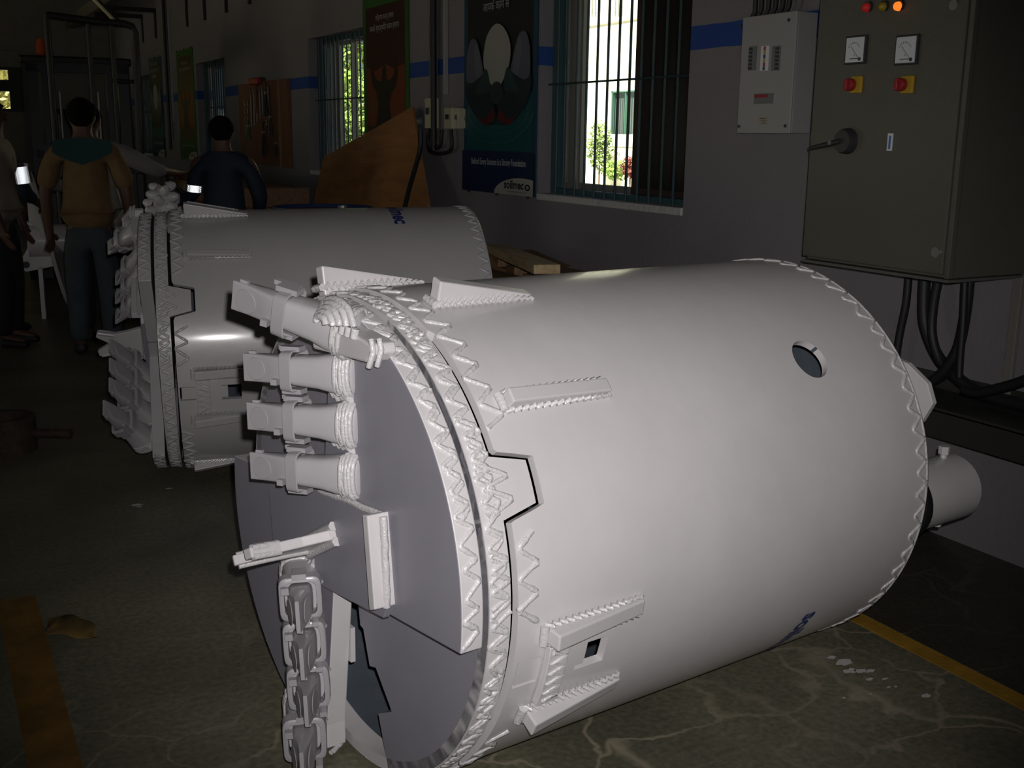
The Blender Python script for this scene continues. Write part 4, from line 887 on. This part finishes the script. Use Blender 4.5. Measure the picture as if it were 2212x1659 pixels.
# fork lift
FK = mat('forklift_dark', (.004, .004, .0045), .5); FKM = mat('mast_steel', (.010, .010, .010), .4, .5); TYRE = mat('tyre', (.008, .008, .008), .8)
fk = empty('forklift', (1.56, 12.0, 0), 'dark forklift with tall mast and amber beacon at the far end', 'forklift'); fk.rotation_euler = (0, 0, R(-6))
MB().bx(-.55, .55, .5, 2.2, .35, 1.1).build('body', FK, fk, bev=.05); MB().bx(-.52, .52, 2.0, 2.6, .3, 1.15).build('counterweight', FK, fk, bev=.12)
for sx in (-1, 1):
    MB().bx(sx*.42-.05, sx*.42+.05, .0, .12, .05, 2.16).build('mast_upright', FKM, fk); MB().bx(sx*.30-.04, sx*.30+.04, .02, .10, .1, 2.1).build('mast_inner', FKM, fk)
    MB().cyl((sx*.18, .06, .2), (sx*.18, .06, 1.9), .014, 12).build('lift_cylinder', mat('worn_chrome', (.16, .16, .17), .35, .8), fk, smooth=40)
    for y in (.25, 1.85): MB().lathe([(.12,-.11), (.29,-.11), (.31,-.06), (.31,.06), (.29,.11), (.12,.11)], (sx*.48, y, .31), 'x', 28).build('wheel', TYRE, fk, smooth=40)
    MB().bar((sx*.5, .45, 1.1), (sx*.48, .55, 2.2), .06, .06).build('guard_post', FK, fk); MB().bar((sx*.5, 1.9, 1.1), (sx*.48, 1.75, 2.2), .06, .06).build('guard_post', FK, fk)
    MB().bx(sx*.25-.06, sx*.25+.06, -.95, 0, .06, .10).build('fork', FKM, fk); MB().bx(sx*.25-.06, sx*.25+.06, -.05, 0, .06, .6).build('fork_heel', FKM, fk)
for z in (.5, 1.25, 2.08): MB().bx(-.47, .47, .0, .1, z, z+.09).build('mast_crossbar', FKM, fk)
MB().bx(-.5, .5, -.04, 0, .3, .75).build('carriage', FKM, fk)
for k in range(7): MB().bx(-.45+.15*k-.012, -.45+.15*k+.012, -.03, 0, .75, 1.35).build('load_guard_bar', FKM, fk)
MB().bx(-.47, .47, -.04, 0, 1.33, 1.38).build('load_guard_bar', FKM, fk)
MB().bx(-.54, .54, .45, 1.85, 2.18, 2.26).build('overhead_guard', FK, fk, bev=.02); MB().bx(-.45, .45, .10, .5, .9, 1.25).build('dashboard', FK, fk, bev=.04); MB().bx(-.25, .25, 1.2, 1.4, 1.1, 1.75).build('seat_back', FK, fk, bev=.06)
AMB = mat('amber_beacon', (.30, .05, .01), .3); bp = onY(93, 97, 12.2); bl = fk.matrix_basis.inverted() @ Vector((bp.x, bp.y, 0))
MB().lathe([(0,2.44), (.05,2.43), (.07,2.38), (.075,2.28), (.085,2.25)], (max(-.48, bl.x), .6, 0), 'z', 20).build('beacon', AMB, fk, smooth=50)
# pipe frame
PF = 10.75; pf0 = onY(292, 300, PF); pf = empty('pipe_frame', (pf0.x, PF, 0), 'black pipe frame with a rounded top corner in front of the forklift', 'frame')
L3 = lambda px, py, Y=PF: onY(px, py, Y)-Vector((pf0.x, PF, 0))
tp = [L3(100, 32), L3(200, 46), L3(270, 52), L3(285, 57), L3(291, 70), L3(296, 150), L3(302, 300)]; tp.append(Vector((tp[-1].x, 0, 0)))
MB().tube(tp, .034, 10).build('hoop', BLACKM, pf, smooth=60)
for px in (190, 240): a_ = L3(px, 50); MB().cyl(a_, (a_.x, 0, 0), .022, 8).build('post', BLACKM, pf, smooth=60)
a_ = L3(240, 174); b_ = L3(298, 177); MB().cyl(a_, b_, .018, 8).build('rail', BLACKM, pf, smooth=60)
a_ = L3(100, 32); MB().cyl(a_, (a_.x, 0, 0), .03, 8).build('post', BLACKM, pf, smooth=60)
# bench
bp = onY(347, 366, 8.9); bn = empty('steel_bench', (bp.x, bp.y, 0), 'dark steel bench top beside the man in tan', 'bench')
MB().bx(-.20, .09, -.1, .25, bp.z-.03, bp.z).build('top', BLACKM, bn, bev=.008)
for x_ in (-.17, .06):
    for y_ in (-.07, .22): MB().bx(x_-.02, x_+.02, y_-.02, y_+.02, 0, bp.z-.03).build('leg', BLACKM, bn)
wc = [onY(x, y, 8.6) for x, y in [(328,350),(345,360),(360,375),(375,398),(395,415),(410,440)]]; o = MB().tube(wc, .018, 8).build('air_hose', BLACK, smooth=60); tag(o, 'black hose sagging from the bench towards the man in dark blue', 'hose')
# tube light
p = onY(228, 20, 12.5); tl = empty('tube_light', (p.x, p.y, p.z), 'unlit tube light hanging crooked near the roof', 'lamp')
MB().bar((-.12,0,.12), (.12,0,-.12), .07, .04).build('casing', BLACKM, tl); MB().tube([(-.13,-.05,.10), (.09,-.05,-.13)], .018, 10).build('tube', mat('tube_glass', (.6, .58, .35), .3), tl, smooth=60)
for x_ in (-.1, .1): MB().cyl((x_,0,-x_), (x_,0,CZ-p.z), .005, 6).build('hanger', BLACKM, tl)
# ------------------------------------------------------------------ people
def skin_obj(name, verts, edges, m_, parent, root=0, sub=2):
    me = bpy.data.meshes.new(name); me.from_pydata([v[0] for v in verts], edges, [])
    o = link(name, me, m_, parent); sk = o.modifiers.new('skin', 'SKIN'); sk.use_smooth_shade = True; sk.branch_smoothing = .6
    for i, v in enumerate(verts):
        d = me.skin_vertices[0].data[i]; r_ = v[1]; d.radius = r_ if isinstance(r_, tuple) else (r_, r_); d.use_root = (i == root)
    o.modifiers.new('sub', 'SUBSURF').levels = sub; o.modifiers['sub'].render_levels = sub
    return o
SKIN = mat('skin_tone', (.10, .05, .03), .55); HAIR = mat('black_hair', (.006, .005, .005), .95, spec=.1)
def person(label, loc, head, H, arms, shirt, trouser, shoe, shirt_hem=.49, sleeve=.6, bend=0, turn=0, sleeve2=None):
    e = empty('person', loc, label, 'person'); e.rotation_euler = (0, 0, -R(head)); S = H
    def V(x, y, z): return Vector((x*S, y*S, z*S))
    def B_(v):                         # bend the trunk forward about the pelvis
        if bend == 0: return v
        piv = V(0, 0, .53); d = v-piv; c, s = math.cos(R(bend)), math.sin(R(bend)); return piv + Vector((d.x, d.y*c + d.z*s, -d.y*s + d.z*c))
    vs = []; es = []
    def add(p, r, par=None):
        vs.append((p, tuple(q*S for q in r) if isinstance(r, tuple) else r*S))
        if par is not None: es.append((par, len(vs)-1))
        return len(vs)-1
    pel = add(V(0,0,.53), (.072,.055)); spi = add(B_(V(0,0,.63)), (.064,.05), pel); che = add(B_(V(0,.005,.74)), (.078,.058), spi); cl0 = add(B_(V(0,0,.79)), (.062,.045), che); nk = add(B_(V(0,0,.832)), .034, cl0)
    tn = R(turn); hx, hy = math.sin(tn), math.cos(tn)
    jaw = add(B_(V(.010*hx,.010*hy,.872)), .036, nk); hd = add(B_(V(.006*hx,.006*hy,.925)), (.048,.052), jaw); top = add(B_(V(0,-.004,.962)), .036, hd)
    add(B_(V(.066*hx,.066*hy,.915)), .009, hd)
    for q in (-1, 1): add(B_(V(q*.054*hy-.004*hx, -q*.054*hx-.004*hy,.918)), .010, hd)
    sl_v = []
    for q, (el, wr) in zip((-1, 1), arms):
        sh = add(B_(V(q*.112,0,.795)), .034, cl0); ee = add(V(*el), .026, sh); ww = add(V(*wr), .018, ee)
        d = (V(*wr)-V(*el)).normalized(); pl = V(*wr)+d*.028*S; pm = add(pl, (.021,.012), ww); sd = d.orthogonal().normalized()
        for k, (a_, L_) in enumerate(((-.016,.038), (-.005,.044), (.006,.041), (.016,.032))):
            f1 = add(pl+d*.02*S+sd*a_*S, .0062, pm); add(pl+d*(.02+L_*.5)*S+sd*a_*1.15*S+d.cross(sd)*.006*S, .0055, f1); add(pl+d*(.02+L_)*S+sd*a_*1.1*S+d.cross(sd)*.014*S, .0045, len(vs)-1)
        t1 = add(V(*wr)+d*.022*S+sd*-.026*S, .007, pm); add(V(*wr)+d*.042*S+sd*-.036*S, .0055, t1)
        sl_v.append((B_(V(q*.112,0,.805)), V(*el), V(*wr)))
    for q in (-1, 1):
        h_ = add(V(q*.052,0,.49), .05, pel); k_ = add(V(q*.056,.012,.28), .034, h_); a_ = add(V(q*.060,-.005,.05), .022, k_); add(V(q*.066,.085,.022), .02, a_)
    skin_obj('body', vs, es, SKIN, e)
    # shirt
    vs, es = [], []
    hm = add(V(0,0,shirt_hem), (.104,.078)); a1 = add(V(0,0,.56), (.100,.076), hm); a2 = add(B_(V(0,0,.64)), (.094,.072), a1); a3 = add(B_(V(0,0,.745)), (.094,.070), a2); a3b = add(B_(V(0,0,.792)), (.080,.060), a3); a4 = add(B_(V(0,0,.836)), (.046,.044), a3b)
    for q, (s_, el, wr) in enumerate(sl_v):
        fr_ = sleeve2 if (sleeve2 and q == 0) else sleeve
        b1_ = add(s_-Vector((0,0,.004*S)), .052, a3b); b2_ = add(s_+(el-s_)*min(1, fr_), .038 if fr_ < 1 else .034, b1_)
        if fr_ > 1: add(el+(wr-el)*(fr_-1), .029, b2_)
    skin_obj('shirt', vs, es, shirt, e, 2)
    vs, es = [], []
    t0 = add(V(0,0,.55), (.078,.06))
    t1 = add(V(0,0,.50), (.088,.066), t0)
    for q in (-1, 1):
        h_ = add(V(q*.054,0,.44), .060, t1); k_ = add(V(q*.058,.012,.27), .046, h_); add(V(q*.062,-.004,.045), .040, k_)
    skin_obj('trousers', vs, es, trouser, e)
    for q in (-1, 1):
        vs, es = [], []; a_ = add(V(q*.061,-.02,.03), (.028,.028)); b_ = add(V(q*.064,.04,.024), (.028,.022), a_); add(V(q*.068,.095,.018), (.024,.016), b_); skin_obj('shoe', vs, es, shoe, e)
    hb = bmesh.new(); bmesh.ops.create_uvsphere(hb, u_segments=20, v_segments=14, radius=1)
    for v in hb.verts:
        c = v.co; n_ = c.copy(); f_ = Vector((c.x*hy + c.y*0, c.y, c.z)); lo = -.9 if c.y < -.1 else (-.35 if c.y < .2 else (.3 if c.y < .6 else .5))
        z = max(c.z, lo); v.co = B_(V(c.x*.053, -.008+c.y*.060, .932+z*.056)) + Vector((random.uniform(-1,1), random.uniform(-1,1), random.uniform(-1,1)))*.0025
    me = bpy.data.meshes.new('hair'); hb.to_mesh(me); hb.free()
    if turn:
        piv = B_(V(0,0,.93)); Rm = Matrix.Rotation(-tn, 3, 'Z')
        for v in me.vertices: v.co = piv + Rm @ (v.co-piv)
    link('hair', me, HAIR, e, smooth=80)
    return e, B_, V
# retro-reflective band: a sheet of corner-cube pits, as such tape is made
RETRO = mat('reflective_tape', (.95, .98, 1.0), .11, 1.0)
def band(parent, a, b, r, L_, f, nc=54, rows=9, cover=360):
    a, b = Vector(a), Vector(b); ax = (b-a).normalized(); c = a+(b-a)*f; N = ax.orthogonal().normalized(); Bn = ax.cross(N); m_ = MB()
    cell = 2*math.pi*r/nc; hgt = cell*math.sqrt(3)/2; rows = max(3, int(L_/hgt)); 
    def pt(i, j): t = 2*math.pi*(i+(.5 if j % 2 else 0))/nc; return c + ax*(j*hgt-L_/2) + (N*math.cos(t)+Bn*math.sin(t))*r
    for j in range(rows):
        for i in range(nc):
            if j % 2 == 0: tris = [(pt(i,j), pt(i+1,j), pt(i,j+1)), (pt(i+1,j), pt(i+1,j+1), pt(i,j+1))]
            else: tris = [(pt(i,j), pt(i+1,j), pt(i+1,j+1)), (pt(i,j), pt(i+1,j+1), pt(i,j+1))]
            for t in tris:
                g = (t[0]+t[1]+t[2])/3; n_ = (t[1]-t[0]).cross(t[2]-t[0]).normalized()
                if n_.dot(g-c) < 0: n_ = -n_
                ed = ((t[1]-t[0]).length+(t[2]-t[1]).length+(t[0]-t[2]).length)/3
                m_.add([t[0], t[1], t[2], g-n_*ed/math.sqrt(6)], [(0,1,3), (1,2,3), (2,0,3)])
    me = bpy.data.meshes.new('reflective_band'); me.from_pydata([tuple(v) for v in m_.v], [], m_.f); return link('reflective_band', me, RETRO, parent)
HV = math.degrees(YAW)
TAN = mat('tan_shirt', (.17, .105, .042), .85, var=.2, vscale=8, bump=.5, bscale=12); JEAN = mat('blue_jeans', (.038, .047, .055), .85, var=.25, vscale=6, bump=.4, bscale=15); PALE = mat('pale_shirt', (.26, .225, .185), .85, bump=.4, bscale=12); DTR = mat('dark_trousers', (.010, .010, .012), .85); NAVY = mat('navy_overall', (.008, .016, .034), .8, bump=.4, bscale=14); GRYS = mat('grey_white_shirt', (.22, .205, .205), .85, bump=.5, bscale=14); SHOE = mat('dark_shoe', (.012, .010, .010), .6); TEALY = mat('teal_yoke', (.012, .05, .05), .8)
hang = ((-.148,-.005,.635), (-.150,.03,.485)); hangr = ((.148,-.005,.635), (.150,.03,.485))
p = onZ(212, 765); pc, Bc, Vc = person('man in tan shirt and jeans seen from behind', (p.x, p.y, 0), HV-14, 1.755, (hang, hangr), TAN, JEAN, SHOE, .485, .98)
yk = MB()
pts = []
for k in range(13):
    t = -1+2*k/12; pts.append((t*.105, .775-.035*(1-abs(t))**.6+.012*abs(t)))
yv = [Vc(x, -.062-.012*(1-abs(x)/.11), z) for x, z in pts] + [Vc(x, -.045+.0*(x), .842-.12*abs(x)) for x, z in reversed(pts)]
o = MB().prism(yv, Vc(0, .012, 0)).build('yoke', TEALY, pc, smooth=60, label='dark teal yoke across the back')
p = onZ(25, 748); person('man in pale shirt and dark trousers at the left edge, in profile', (p.x, p.y, 0), HV+84, 1.75, (((-.14,.0,.64), (-.14,.04,.49)), ((.14,.0,.64), (.14,.05,.49))), PALE, DTR, SHOE, .50, .75)
pb_ = onY(4, 640, 9.15); eb, Bb, Vb = person('man in dark overalls with reflective cuff behind the pale-shirted man', (pb_.x, 9.15, 0), HV+10, 1.60, (((-.17,.05,.66), (-.08,.17,.60)), ((.150,.03,.66), (.145,.15,.60))), NAVY, NAVY, SHOE, .48, 1.55)
pd_ = onY(216, 640, 8.45); ed_, Bd, Vd = person('man in grey-white shirt half hidden behind the man in tan', (pd_.x, 8.45, 0), HV-4, 1.74, (((-.19,.05,.66), (-.10,.20,.62)), ((.235,.06,.72), (.30,.20,.70))), GRYS, DTR, SHOE, .49, 1.45)
pe_ = onY(494, 640, 8.1); ee_, Be, Ve = person('man in dark blue overalls with reflective armband seen from behind', (pe_.x, 8.1, 0), HV-8, 1.66, (((-.128,.0,.655), (-.22,.12,.60)), ((.155,.02,.64), (.13,.12,.54))), NAVY, NAVY, SHOE, .47, 1.6, sleeve2=1.75)
band(ee_, Ve(-.112,0,.795), Ve(-.128,.0,.655), .070, .055, .86); band(eb, Vb(.152,.0,.79), Vb(.150,.03,.66), .066, .13, .30)
